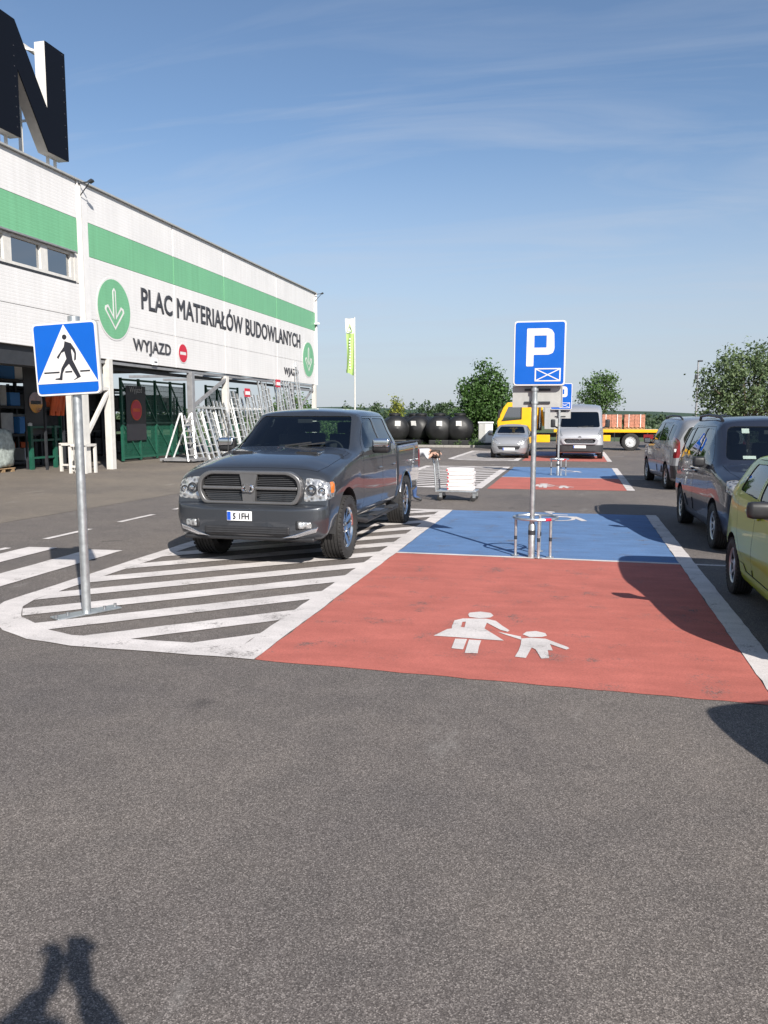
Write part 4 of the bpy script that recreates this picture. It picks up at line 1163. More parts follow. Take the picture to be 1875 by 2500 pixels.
# ------------------------------------------------------------------ the pickup
def pickup():
    st = [
        (-2.73, .41, .52, .44, .58, .58, .56, .705, .46, .715, .30, .72, .722),
        (-2.70, .38, .74, .43, .80, .58, .77, .725, .62, .738, .40, .742, .745),
        (-2.63, .36, .88, .42, .935, .60, .915, .745, .76, .758, .50, .762, .765),
        (-2.572, .35, .925, .41, .97, .62, .95, .76, .80, .772, .52, .775, .777),
        (-2.562, .35, .93, .41, .975, .62, .955, .82, .84, .89, .60, .915, .925),
        (-2.53, .35, .935, .41, .980, .62, .962, .94, .88, 1.035, .66, 1.09, 1.105),
        (-2.47, .36, .94, .42, .985, .64, .968, 1.01, .885, 1.10, .66, 1.155, 1.172),
        (-2.28, .42, .94, .47, .992, .70, .974, 1.09, .83, 1.175, .56, 1.238, 1.25),
        (-1.85, .46, .94, .51, .995, .72, .978, 1.19, .82, 1.25, .55, 1.32, 1.333),
        (-1.22, .45, .94, .50, .985, .72, .975, 1.275, .86, 1.33, .62, 1.38, 1.392),
        (-1.13, .45, .94, .50, .985, .72, .972, 1.285, .862, 1.35, .70, 1.385, 1.402),
        (-.42, .44, .94, .49, .985, .72, .968, 1.32, .870, 1.57, .715, 1.82, 1.875),
        (-.28, .44, .94, .49, .985, .72, .968, 1.325, .870, 1.58, .72, 1.845, 1.905),
        (.20, .44, .94, .49, .985, .72, .968, 1.33, .870, 1.59, .73, 1.868, 1.935),
        (.85, .44, .94, .49, .985, .72, .968, 1.335, .865, 1.59, .725, 1.86, 1.925),
        (1.10, .44, .94, .49, .985, .72, .968, 1.335, .855, 1.57, .705, 1.83, 1.89),
        (1.16, .45, .92, .50, .97, .72, .952, 1.33, .835, 1.55, .685, 1.79, 1.84)]
    c = Car('pickup_truck', 'dark graphite four door pickup truck parked on the hatched island', 'pickup truck', (-3.79, 11.57, 0), R(0), st, ('paint_graphite', 'plastic_black'))
    r = c.root
    # panes
    c.cut('windshield', rnd([(-.82, 1.34), (.82, 1.34), (.665, 1.815), (-.665, 1.815)], .04), 1, -1, 'glass_clear', push=.008, rim=0, lim=lambda p: -1.131 < p.y < -.2)
    c.cut('window', rnd([(-.80, 1.365), (.10, 1.375), (.10, 1.785), (-.32, 1.785)], .05), 0, 1, 'glass_clear', push=.008, rim=0, both=True)
    c.cut('window', rnd([(.18, 1.38), (.93, 1.385), (.86, 1.775), (.18, 1.785)], .05), 0, 1, 'glass_tint', push=.008, rim=0, both=True)
    c.cut('rear_window', rnd([(-.60, 1.38), (.60, 1.38), (.56, 1.74), (-.56, 1.74)], .05), 1, 1, 'glass_clear', push=.006, rim=0, lim=lambda p: p.y > 1.0)
    # wheel arches, doors, hood, lamps
    c.arch(-1.785, .42, .50, .985)
    c.cut('door', [(-.98, .56), (.135, .54), (.135, 1.81), (-.28, 1.81), (-.98, 1.30)], 0, 1, gap=.006, rim=.03, both=True)
    c.cut('door', [(.145, .54), (1.04, .54), (1.04, 1.62), (.94, 1.81), (.145, 1.81)], 0, 1, gap=.006, rim=.03, both=True)
    c.cut('hood', [(-.80, -2.44), (.80, -2.44), (.845, -2.15), (.86, -1.26), (-.86, -1.26), (-.845, -2.15)], 2, 1, gap=.006, rim=.03)
    c.cut('turn_signal', rnd([(-2.47, .90), (-2.36, .90), (-2.33, 1.0), (-2.40, 1.035), (-2.47, 1.03)], .015), 0, 1, 'lamp_orange', push=.003, rim=.01, both=True)
    c.cut('headlight', rnd([(.665, .80), (.95, .82), (.985, .90), (.97, 1.02), (.85, 1.07), (.685, 1.085)], .03), 1, -1, 'reflector', push=.005, rim=.02, both=True, lim=lambda p: p.y < -2.3)
    c.cut('headlight', rnd([(-2.56, .83), (-2.36, .85), (-2.30, .93), (-2.33, 1.04), (-2.56, 1.03)], .02), 0, 1, 'reflector', push=.005, rim=.015, both=True)
    b = c.body()
    # bumper details
    rbox('air_intake', (0, -2.715, .462), (1.08, .06, .10), 'plastic_black', r, .02)
    for k in range(3): MB().box((0, -2.748, .436 + k * .026), (1.0, .006, .007)).build('intake_slat', 'plastic_dark', r)
    for sg in (1, -1):
        rbox('fog_lamp_bezel', (sg * .72, -2.678, .535), (.24, .06, .12), 'plastic_black', r, .03, Matrix.Rotation(R(sg * 18), 3, 'Z'))
        rbox('fog_lamp', (sg * .72, -2.698, .535), (.17, .06, .085), 'reflector', r, .025, Matrix.Rotation(R(sg * 18), 3, 'Z'))
        fl = MB(); fl.prism([(sg * .45, .385), (sg * .62, .39), (sg * .85, .45), (sg * .88, .51), (sg * .76, .48), (sg * .62, .43)], lambda u, v, q: (u, -2.745 + max(0, abs(u) - .5) * .25 - q, v), 0, .03)
        fl.build('fog_trim', 'chrome', r, bevel=.006)
    rbox('valance', (0, -2.60, .36), (1.66, .2, .05), 'plastic_black', r, .02)
    # grille: frame, cross, slats
    YG = -2.60
    gm = basis((0, YG, -.04), (1, 0, 0), (0, 0, 1))
    gf = flat('grille_frame', [rnd([(-.60, .80), (.60, .80), (.675, .96), (.65, 1.12), (.53, 1.20), (-.53, 1.20), (-.65, 1.12), (-.675, .96)], .06), rnd([(-.555, .838), (.555, .838), (.62, .96), (.60, 1.095), (.50, 1.158), (-.50, 1.158), (-.60, 1.095), (-.62, .96)], .05)], 'grille_sunlit', .08, r, gm, bev=.014)
    flat('grille_back', [rnd([(-.59, .82), (.59, .82), (.65, .97), (.625, 1.11), (.51, 1.175), (-.51, 1.175), (-.625, 1.11), (-.65, .97)], .05)], 'plastic_black', .02, r, basis((0, YG + .045, -.04), (1, 0, 0), (0, 0, 1)))
    rbox('grille_bar', (0, YG - .012, .955), (1.22, .05, .042), 'grille_sunlit', r, .014)
    flat('grille_bar', [rnd([(-.075, .82), (.075, .82), (.085, .92), (.09, 1.06), (.115, 1.17), (-.115, 1.17), (-.09, 1.06), (-.085, .92)], .02)], 'grille_sunlit', .06, r, basis((0, YG - .02, -.04), (1, 0, 0), (0, 0, 1)))
    for zz in (.858, .880, .902, .924, .946, 1.036, 1.058, 1.080, 1.102, 1.124, 1.144):
        for sg in (1, -1): MB().box((sg * .335, YG + .012, zz - .04), (.50 if .88 < zz < 1.1 else .44, .03, .008)).build('grille_slat', 'plastic_dark', r)
    # ram's head emblem
    em = MB(); em.prism([(-.016, -.05), (.016, -.05), (.032, .0), (.030, .035), (-.030, .035), (-.032, 0)], lambda u, v, t_: (u, YG - .058 - t_, .96 + v), 0, .022)
    for sg in (1, -1):
        em.tube([(sg * (.022 + .034 * math.sin(a) + .014), YG - .078, .988 - .036 * (1 - math.cos(a))) for a in [i * .55 for i in range(8)]], [.016, .017, .017, .016, .014, .012, .009, .005], 7)
    em.build('emblem', 'chrome', r, smooth=True)
    number_plate(r, -2.742, .63, 'S 1FH', x=-.085, w_=.315)
    for sg in (1, -1):                                    # lamp bowls inside the headlights
        for (bx, bz, br) in ((.765, .945, .062), (.885, .925, .045)):
            yb_ = -2.572 + max(0, bx - .80) * .35
            MB().lathe([(br, 0), (br, -.012), (br * .82, -.012), (br * .7, .0)], 20, 'Y', (sg * bx, yb_, bz)).build('lamp_bowl', 'steel_dark', r, smooth=True)
            MB().lathe([(br * .5, -.004), (br * .4, -.016), (0, -.02)], 14, 'Y', (sg * bx, yb_, bz)).build('bulb', 'chrome', r, smooth=True)
    for sg in (1, -1):                                    # hood scoops
        rbox('hood_scoop', (sg * .44, -1.66, 1.336), (.34, .24, .05), 'paint_graphite', r, .018, Matrix.Rotation(R(4), 3, 'X'))
        MB().box((sg * .44, -1.785, 1.345), (.27, .012, .028)).build('scoop_opening', 'plastic_black', r)
    # mirrors, steps, handles
    for sg in (1, -1): mirror(r, (sg * 1.155, -.66, 1.40), (.26, .14, .20), 'plastic_black', sg)
    for sg in (1, -1):
        rbox('mirror_cap', (sg * 1.16, -.70, 1.445), (.24, .10, .12), 'chrome', r, .03)
        MB().tube([(sg * .88, -1.05, .42), (sg * 1.0, -.95, .39), (sg * 1.02, .9, .39), (sg * .9, 1.05, .42)], .04, 10).build('side_step', 'plastic_black', r, smooth=True)
        for yy in (-.45, .5): MB().box((sg * 1.02, yy, .43), (.12, .38, .015)).build('step_pad', 'plastic_dark', r)
    handles(r, [(.985, -.02, 1.06), (.985, .88, 1.06)], 'paint_graphite')
    wipers(r, -1.12, 1.41, .66)
    MB().box((.0, -.55, 1.74), (.22, .03, .06)).build('rear_view_mirror', 'interior', r, bevel=.01)
    MB().tube([(-.80, -1.45, 1.25), (-.80, -1.40, 1.75)], .006, 6).build('antenna', 'plastic_black', r)
    cabin(r, -1.05, (-.2, .6), .84, .55, .88, 'interior')
    # the bed
    sb = [(1.19, .46, .92, .52, .985, .74, .978, 1.20, .965, 1.30, .93, 1.335, 1.335),
          (1.24, .46, .94, .51, .99, .74, .985, 1.22, .972, 1.315, .935, 1.352, 1.352),
          (2.90, .46, .94, .51, .99, .74, .985, 1.23, .972, 1.325, .935, 1.362, 1.362),
          (3.02, .52, .90, .56, .965, .74, .965, 1.22, .95, 1.315, .92, 1.352, 1.352)]
    bd_ = Car.__new__(Car); Car.__init__(bd_, 'tmp', '', '', (0, 0, 0), 0, sb, ('paint_graphite', 'plastic_black'))
    tmp = bd_.root; bd_.root = r
    bd_.arch(1.785, .42, .48, .985, trim='chrome', trim_r=.02)
    bd_.cut('bed_floor', [(-.84, 1.27), (.84, 1.27), (.84, 2.93), (-.84, 2.93)], 2, 1, 'plastic_dark', push=.55, rim=0)
    bd_.body('cargo_bed', rim=.05)
    bpy.data.objects.remove(tmp)
    for sg in (1, -1):
        MB().box((sg * .845, 2.1, 1.08), (.02, 1.66, .52)).build('bed_wall', 'plastic_dark', r)
        MB().box((sg * .93, 2.1, 1.372), (.10, 1.7, .02)).build('bed_rail', 'plastic_black', r)
        rbox('tail_light', (sg * .94, 3.0, 1.05), (.10, .08, .34), 'lamp_red', r, .02)
    for yy in (1.28, 2.93): MB().box((0, yy, 1.08), (1.68, .02, .52)).build('bed_wall', 'plastic_dark', r)
    rbox('rear_bumper', (0, 3.06, .60), (1.85, .16, .2), 'chrome', r, .04)
    wheels(r, (-1.785, 1.785), .865, .405, .285, .27, 'five', 'chrome', R(0))
    for yy in (-1.785, 1.785): MB().bar((-.8, yy, .405), (.8, yy, .405), .1).build('axle', 'steel_dark', r)
    MB().box((0, .2, .42), (1.2, 4.6, .1)).build('chassis', 'steel_dark', r)
pickup()

# ------------------------------------------------------------------ tall family car (used for the navy and the pale one)
def family_car(label, loc, rz, paint, rear_detail=False, plastic=True, wh='nine'):
    st = [
        (-2.18, .32, .42, .36, .52, .50, .48, .70, .38, .72, .24, .73, .735),
        (-2.12, .26, .64, .31, .73, .52, .69, .78, .54, .82, .34, .84, .845),
        (-1.92, .22, .79, .28, .86, .55, .83, .91, .70, .955, .46, .985, .995),
        (-1.45, .21, .85, .27, .90, .58, .875, 1.01, .765, 1.065, .52, 1.10, 1.115),
        (-1.12, .21, .86, .27, .905, .60, .88, 1.06, .79, 1.13, .62, 1.16, 1.178),
        (-.42, .21, .86, .27, .91, .62, .878, 1.11, .785, 1.43, .625, 1.69, 1.745),
        (-.25, .21, .86, .27, .91, .62, .878, 1.12, .785, 1.445, .63, 1.725, 1.785),
        (.30, .21, .86, .27, .91, .62, .876, 1.13, .785, 1.46, .64, 1.755, 1.82),
        (1.40, .21, .86, .27, .908, .62, .868, 1.135, .775, 1.45, .62, 1.735, 1.81),
        (1.95, .22, .85, .28, .90, .62, .85, 1.12, .745, 1.42, .585, 1.685, 1.76),
        (2.12, .26, .80, .31, .87, .62, .82, 1.08, .71, 1.37, .555, 1.61, 1.69),
        (2.18, .32, .74, .36, .81, .60, .78, 1.02, .69, 1.31, .53, 1.54, 1.60)]
    c = Car('family_car', label, 'car', loc, rz, st, (paint, 'plastic_black'), group='cars parked along the right row')
    r = c.root
    c.cut('windshield', rnd([(-.70, 1.205), (.70, 1.205), (.585, 1.665), (-.585, 1.665)], .08), 1, -1, 'glass_clear', push=.008, rim=0, lim=lambda p: -1.25 < p.y < -.2)
    c.cut('rear_window', rnd([(-.60, 1.10), (.60, 1.10), (.66, 1.28), (.51, 1.56), (-.51, 1.56), (-.66, 1.28)], .07), 1, 1, 'glass_tint', push=.008, rim=0, lim=lambda p: p.y > 1.9)
    c.cut('window', rnd([(-.86, 1.17), (.22, 1.19), (.20, 1.63), (-.28, 1.62)], .06), 0, 1, 'glass_clear', push=.008, rim=0, both=True)
    c.cut('window', rnd([(.30, 1.19), (1.20, 1.20), (1.20, 1.63), (.28, 1.64)], .06), 0, 1, 'glass_tint', push=.008, rim=0, both=True)
    c.cut('window', rnd([(1.29, 1.21), (1.80, 1.23), (1.74, 1.58), (1.29, 1.62)], .07), 0, 1, 'glass_tint', push=.008, rim=0, both=True)
    c.arch(-1.30, .32, .385, .90)
    c.arch(1.42, .32, .385, .90)
    c.cut('door', [(-.90, .36), (.255, .36), (.255, 1.66), (-.27, 1.66), (-.90, 1.155)], 0, 1, gap=.005, rim=.025, both=True)
    c.cut('door', [(.262, .36), (1.03, .36), (1.10, .72), (1.25, .86), (1.25, 1.66), (.262, 1.66)], 0, 1, gap=.005, rim=.025, both=True)
    c.cut('hood', [(-.64, -1.98), (.64, -1.98), (.74, -1.5), (.76, -1.14), (-.76, -1.14), (-.74, -1.5)], 2, 1, gap=.005, rim=.02)
    c.cut('headlight', rnd([(.42, .70), (.68, .70), (.86, .83), (.84, .97), (.70, .99), (.56, .86)], .03), 1, -1, 'reflector', push=.005, rim=.02, both=True, lim=lambda p: p.y < -1.5)
    c.cut('grille', rnd([(-.36, .60), (.36, .60), (.42, .76), (-.42, .76)], .03), 1, -1, 'plastic_black', push=.012, rim=0, lim=lambda p: p.y < -1.9)
    c.cut('air_intake', rnd([(-.50, .34), (.50, .34), (.54, .50), (-.54, .50)], .03), 1, -1, 'plastic_black', push=.012, rim=0, lim=lambda p: p.y < -1.9)
    c.cut('tail_light', rnd([(.70, .82), (.86, .80), (.865, 1.25), (.80, 1.33), (.72, 1.20)], .03), 1, 1, 'lamp_red', push=.002, rim=.02, both=True, lim=lambda p: p.y > 1.6)
    if plastic:
        c.cut('bumper', [(-.95, .30), (.95, .30), (.95, .62), (-.95, .62)], 1, 1, 'plastic_dark', rim=.02, gap=.004, lim=lambda p: p.y > 1.7)
        c.cut('side_moulding', rnd([(-.86, .38), (.98, .38), (.98, .56), (-.86, .56)], .03), 0, 1, 'plastic_dark', push=-.012, rim=.02, both=True)
    c.body()
    if rear_detail:
        for sg in (1, -1): rbox('reverse_lamp', (sg * .80, 2.135, .99), (.10, .05, .08), 'lamp_white', r, .015)
        number_plate(r, 2.20, .78, '', 1)
    else:
        number_plate(r, -2.20, .56, '', -1)
        MB().box((-.38, -.98, 1.24), (.17, .004, .05), Matrix.Rotation(R(-35), 3, 'X')).build('dash_paper', 'paper', r)
        MB().box((-.35, -.53, 1.60), (.10, .004, .08), Matrix.Rotation(R(-35), 3, 'X')).build('sticker', 'paper', r)
    for sg in (1, -1):
        mirror(r, (sg * 1.0, -.72, 1.16), (.17, .11, .15), 'plastic_black', sg)
        MB().tube([(sg * .60, -.22, 1.745), (sg * .615, -.10, 1.80), (sg * .62, .7, 1.835), (sg * .60, 1.50, 1.81), (sg * .58, 1.68, 1.745)], .022, 8).build('roof_rail', 'plastic_black', r, smooth=True)
    handles(r, [(.905, .12, .98), (.905, .45, 1.0)], paint)
    wipers(r, -1.08, 1.215, .7)
    MB().box((0, -.55, 1.58), (.22, .03, .06)).build('rear_view_mirror', 'interior', r, bevel=.01)
    cabin(r, -1.0, (-.05, .85), .80, .34, .72, 'interior')
    wheels(r, (-1.30, 1.42), .80, .315, .205, .205, wh, 'galvanised')
    MB().box((0, .05, .26), (1.3, 3.6, .08)).build('underbody', 'interior', r)
    return r
navy = family_car('dark navy family car with roof rails facing the camera behind the green car', (2.70, 13.05, 0), R(2.0), 'paint_navy')
# parking-sign reflection is real; a small tax sticker and paper lie behind its windshield
pale = family_car('pale silver family car with red tail lights facing away, behind the navy car', (2.98, 22.85, 0), R(180 + 5), 'paint_pale', True)

# ------------------------------------------------------------------ small hatchbacks
def hatch(name, label, loc, rz, paint, long=1.0, front=True, wh='seven', grp='cars parked along the right row', plate=''):
    L = long
    st = [
        (-1.78 * L, .30, .38, .34, .48, .46, .44, .61, .34, .63, .2, .64, .645),
        (-1.72 * L, .24, .58, .29, .68, .48, .64, .72, .50, .77, .3, .79, .80),
        (-1.50 * L, .20, .72, .26, .79, .51, .76, .84, .62, .905, .4, .935, .945),
        (-1.05 * L, .19, .77, .25, .815, .53, .785, .925, .69, .99, .5, 1.02, 1.035),
        (-.85 * L, .19, .775, .25, .82, .54, .79, .95, .71, 1.02, .56, 1.05, 1.065),
        (-.16 * L, .19, .775, .25, .825, .55, .79, .985, .715, 1.22, .57, 1.385, 1.43),
        (0.05, .19, .775, .25, .825, .55, .79, .99, .715, 1.23, .58, 1.415, 1.462),
        (.60, .19, .775, .25, .825, .55, .79, 1.0, .715, 1.235, .58, 1.425, 1.475),
        (1.25, .19, .775, .25, .822, .55, .785, 1.015, .70, 1.225, .565, 1.40, 1.445),
        (1.58, .22, .75, .28, .80, .55, .765, .995, .67, 1.18, .525, 1.335, 1.37),
        (1.70, .27, .70, .32, .755, .54, .725, .95, .625, 1.10, .47, 1.22, 1.245),
        (1.76, .32, .60, .36, .66, .52, .64, .85, .54, .93, .40, .99, 1.0)]
    c = Car(name, label, 'car', loc, rz, st, (paint, 'plastic_black'), group=grp)
    r = c.root
    c.cut('windshield', rnd([(-.63, 1.085), (.63, 1.085), (.51, 1.375), (-.51, 1.375)], .07), 1, -1, 'glass_clear', push=.007, rim=0, lim=lambda p: -1.0 * L < p.y < .05)
    c.cut('rear_window', rnd([(-.54, 1.02), (.54, 1.02), (.50, 1.32), (-.50, 1.32)], .05), 1, 1, 'glass_tint', push=.007, rim=0, lim=lambda p: p.y > 1.25)
    c.cut('window', rnd([(-.62 * L, 1.03), (.28, 1.045), (.26, 1.36), (-.10 * L, 1.35)], .05), 0, 1, 'glass_clear', push=.007, rim=0, both=True)
    c.cut('window', rnd([(.36, 1.045), (1.14, 1.075), (1.02, 1.34), (.34, 1.365)], .05), 0, 1, 'glass_clear', push=.007, rim=0, both=True)
    c.arch(-1.19 * L, .29, .345, .815)
    c.arch(1.22, .29, .345, .815)
    c.cut('door', [(-.78 * L, .34), (.315, .34), (.315, 1.395), (-.10, 1.39), (-.78 * L, 1.0)], 0, 1, gap=.005, rim=.02, both=True)
    c.cut('door', [(.323, .34), (.90, .34), (1.0, .64), (1.22, .80), (1.22, 1.10), (1.06, 1.385), (.323, 1.395)], 0, 1, gap=.005, rim=.02, both=True)
    c.cut('hood', [(-.56, -1.55 * L), (.56, -1.55 * L), (.66, -1.2 * L), (.69, -.88 * L), (-.69, -.88 * L), (-.66, -1.2 * L)], 2, 1, gap=.005, rim=.02)
    c.cut('headlight', rnd([(.36, .64), (.60, .64), (.77, .76), (.75, .875), (.62, .87), (.48, .76)], .03), 1, -1, 'reflector', push=.004, rim=.02, both=True, lim=lambda p: p.y < -1.2)
    c.cut('grille', rnd([(-.42, .40), (.42, .40), (.50, .55), (-.50, .55)], .03), 1, -1, 'plastic_black', push=.012, rim=0, lim=lambda p: p.y < -1.5)
    c.cut('tail_light', rnd([(.60, .74), (.765, .74), (.765, 1.0), (.66, 1.06)], .03), 1, 1, 'lamp_red', push=.002, rim=.02, both=True, lim=lambda p: p.y > 1.3)
    c.cut('side_moulding', rnd([(-.76 * L, .30), (.84, .30), (.84, .40), (-.76 * L, .40)], .02), 0, 1, paint, push=-.008, rim=.012, both=True)
    c.body()
    number_plate(r, -1.80 * L, .50 if name != 'silver_hatchback' else .42, plate, -1)
    number_plate(r, 1.78, .62, '', 1)
    for sg in (1, -1): mirror(r, (sg * .945, -.50 * L, 1.045), (.20, .11, .14), 'plastic_black', sg)
    handles(r, [(.822, .18, .90), (.822, .52, .92)], paint)
    wipers(r, -.82 * L, 1.075, .6)
    cabin(r, -.75 * L, (.05, .75), .70, .30, .58, 'interior')
    wheels(r, (-1.19 * L, 1.22), .725, .288, .18, .19, wh, 'galvanised')
    MB().box((0, 0, .24), (1.2, 2.9, .08)).build('underbody', 'interior', r)
    return r
green = hatch('green_hatchback', 'lime green small hatchback cut off by the right edge of the picture', (2.41, 7.53, 0), R(.6), 'paint_green')
near = copy_tree(green)
near.location = (3.16, 2.25, 0); near.rotation_euler = (0, 0, R(24))
near.name = 'parked_car'
tag(near, 'car out of frame at right, throwing the shadow in the lower right corner', 'car')
hatch('silver_hatchback', 'silver grey small hatchback facing the camera beside the van', (-2.83, 37.1, 0), 0, 'paint_silver', 1.08, wh='steel', grp='vehicles in the far row', plate='')

# ------------------------------------------------------------------ the van
def van():
    st = [
        (-2.62, .36, .62, .42, .74, .60, .70, .84, .55, .88, .35, .90, .905),
        (-2.55, .28, .82, .36, .90, .62, .86, .98, .72, 1.04, .45, 1.07, 1.08),
        (-2.35, .26, .93, .34, .98, .66, .94, 1.10, .82, 1.17, .55, 1.21, 1.225),
        (-1.95, .26, .96, .34, 1.0, .70, .965, 1.22, .88, 1.32, .74, 1.36, 1.385),
        (-1.20, .26, .97, .34, 1.01, .72, .975, 1.32, .93, 1.80, .80, 2.06, 2.12),
        (-.95, .26, .97, .34, 1.01, .72, .98, 1.34, .95, 1.86, .82, 2.18, 2.25),
        (-.4, .26, .97, .34, 1.02, .72, .985, 1.36, .96, 1.90, .86, 2.28, 2.37),
        (2.5, .26, .97, .34, 1.02, .72, .985, 1.36, .96, 1.90, .87, 2.30, 2.38),
        (2.62, .28, .94, .36, 1.0, .72, .97, 1.36, .94, 1.90, .85, 2.26, 2.33)]
    c = Car('van', 'silver delivery van facing the camera in the far row', 'van', (.15, 37.85, 0), 0, st, ('paint_vansilver', 'plastic_black'), group='vehicles in the far row')
    r = c.root
    c.cut('windshield', rnd([(-.84, 1.36), (.84, 1.36), (.77, 2.02), (-.77, 2.02)], .09), 1, -1, 'glass_tint', push=.01, rim=0, lim=lambda p: -2.2 < p.y < -.9)
    c.cut('window', rnd([(-1.52, 1.38), (-.55, 1.38), (-.55, 1.92), (-1.10, 1.92)], .06), 0, 1, 'glass_tint', push=.01, rim=0, both=True)
    c.arch(-1.72, .35, .42, 1.0); c.arch(1.7, .35, .42, 1.0)
    c.cut('headlight', rnd([(.70, .98), (.90, .98), (.955, 1.10), (.93, 1.32), (.86, 1.32), (.76, 1.12)], .03), 1, -1, 'reflector', push=.004, rim=.02, both=True, lim=lambda p: p.y < -1.6)
    c.cut('bumper', [(-1.05, .30), (1.05, .30), (1.05, .62), (-1.05, .62)], 1, -1, 'plastic_dark', gap=.004, rim=.02, lim=lambda p: p.y < -2.0)
    c.cut('grille', rnd([(-.60, .66), (.60, .66), (.70, .82), (.62, .90), (-.62, .90), (-.70, .82)], .05), 1, -1, 'plastic_black', push=.015, rim=0, lim=lambda p: p.y < -2.3)
    c.cut('door', [(-1.40, .42), (-.42, .42), (-.42, 1.96), (-1.10, 1.96), (-1.40, 1.50)], 0, 1, gap=.006, rim=.02, both=True)
    c.body()
    GY = -2.70
    flat('grille_surround', [rnd([(-.68, .64), (.68, .64), (.78, .82), (.70, .93), (-.70, .93), (-.78, .82)], .06), rnd([(-.58, .69), (.58, .69), (.66, .81), (.59, .87), (-.59, .87), (-.66, .81)], .05)], 'paint_vansilver', .08, r, basis((0, GY + .06, 0), (1, 0, 0), (0, 0, 1)), bev=.012)
    for zz in (.73, .78, .83): MB().box((0, -2.62, zz), (1.1, .02, .014)).build('grille_slat', 'chrome', r)
    MB().lathe([(.0, -.02), (.075, -.02), (.075, .0), (.0, .012)], 16, 'Y', (0, -2.64, .92)).build('emblem', 'chrome', r)
    number_plate(r, -2.655, .54, '', -1)
    for sg in (1, -1):
        mirror(r, (sg * 1.16, -1.48, 1.52), (.20, .14, .36), 'plastic_black', sg)
    wipers(r, -2.02, 1.37, .8)
    cabin(r, -1.75, (-.7,), .9, .45, .95, 'interior')
    MB().box((0, .4, 1.3), (1.8, .03, 1.7)).build('bulkhead', 'interior', r)
    wheels(r, (-1.72, 1.7), .87, .345, .22, .22, 'steel', 'steel_grey')
    MB().box((0, 0, .30), (1.5, 4.4, .1)).build('underbody', 'interior', r)
van()

# ------------------------------------------------------------------ the flatbed truck
def truck():
    t = thing('flatbed_truck', 'yellow flatbed crane truck standing across the far end of the lot', 'truck', (0, 46.2, 0))
    # cab, facing -X
    P = [(-4.25, .95), (-2.45, .95), (-2.45, 2.60), (-3.75, 2.60), (-3.98, 2.30), (-4.30, 1.55)]
    def cab_side(name, poly, y0, y1, m, parent=t, bevel=.03):
        mb = MB(); mb.prism(poly, lambda u, v, q: (u, q, v), y0, y1); return mb.build(name, m, parent, bevel=bevel)
    cab = cab_side('cab', P, -1.05, 1.05, 'yellow_paint', bevel=.05)
    for sy in (-1.06, 1.06):
        cab_side('window', [(-4.02, 1.62), (-3.02, 1.72), (-3.02, 2.36), (-3.68, 2.36)], sy - .008, sy + .008, 'glass_window', bevel=0)
        cab_side('door_frame', [(-4.08, 1.57), (-2.96, 1.67), (-2.96, 1.72), (-4.05, 1.62)], sy - .012, sy + .012, 'plastic_black', bevel=0)
        cab_side('door_frame', [(-3.01, 1.70), (-2.95, 1.70), (-2.95, 2.42), (-3.01, 2.42)], sy - .012, sy + .012, 'plastic_black', bevel=0)
        MB().box((-2.75, sy, 1.30), (.22, .02, .06)).build('door_handle', 'plastic_black', t)
    MB().prism([(-4.33, 1.60), (-4.02, 2.30), (-3.95, 2.30), (-4.26, 1.60)], lambda u, v, q: (u, q, v), -.9, .9).build('windshield', 'glass_tint', t)
    MB().bar((-4.15, -1.2, 2.2), (-4.2, -1.2, 1.75), .12, .08).build('mirror', 'plastic_black', t)
    MB().bar((-4.05, -1.05, 2.4), (-4.18, -1.22, 2.1), .03).build('mirror_arm', 'plastic_black', t)
    rbox('bumper', (-4.15, 0, .65), (.4, 2.1, .5), 'yellow_paint', t, .06)
    MB().box((-.1, 0, .80), (8.0, .8, .22)).build('chassis', 'steel_dark', t)
    # deck
    MB().box((1.6, 0, 1.05), (5.6, 2.3, .16)).build('deck', 'yellow_paint', t, bevel=.015)
    MB().box((1.6, 0, .93), (5.4, 1.2, .1)).build('deck_frame', 'steel_dark', t)
    rbox('tool_box', (1.2, -.95, .66), (1.2, .4, .34), 'yellow_paint', t, .03)
    rbox('tool_box', (-1.8, -.95, .62), (.8, .4, .42), 'yellow_paint', t, .03)
    rbox('side_box', (-1.35, -.55, 1.75), (.75, 1.1, 1.25), 'sign_grey', t, .04)
    # crane behind the cab
    MB().box((-2.05, .1, 1.9), (.28, .3, 1.7)).build('crane_post', 'steel_dark', t)
    MB().bar((-2.2, -.25, 1.15), (-2.1, -.2, 2.75), .1, .14).build('crane_arm', 'yellow_paint', t)
    MB().bar((-1.95, -.25, 2.75), (-1.8, -.2, 1.3), .09, .12).build('crane_arm', 'yellow_paint', t)
    MB().bar((-2.0, -.4, 1.2), (-1.98, -.4, 2.5), .05).build('crane_ram', 'chrome', t)
    for x, in ((-3.4,), (2.85,)):
        for sy in (-1, 1):
            o = wheel(t, .95 * sy, 0, .47, .3, .29, 'steel', 'goods_white', n=32)
            o.rotation_euler = (0, 0, R(-90)); o.location = (x, .95 * -sy if False else (-.95 if sy > 0 else .95), .47)
    MB().box((3.75, -1.1, .75), (.5, .1, .25)).build('tail_light', 'lamp_red', t)
    for x in (2.0, 3.7): MB().box((x, -1.12, .72), (.03, .03, .5)).build('mudguard_stay', 'steel_dark', t)
    return t
truck()
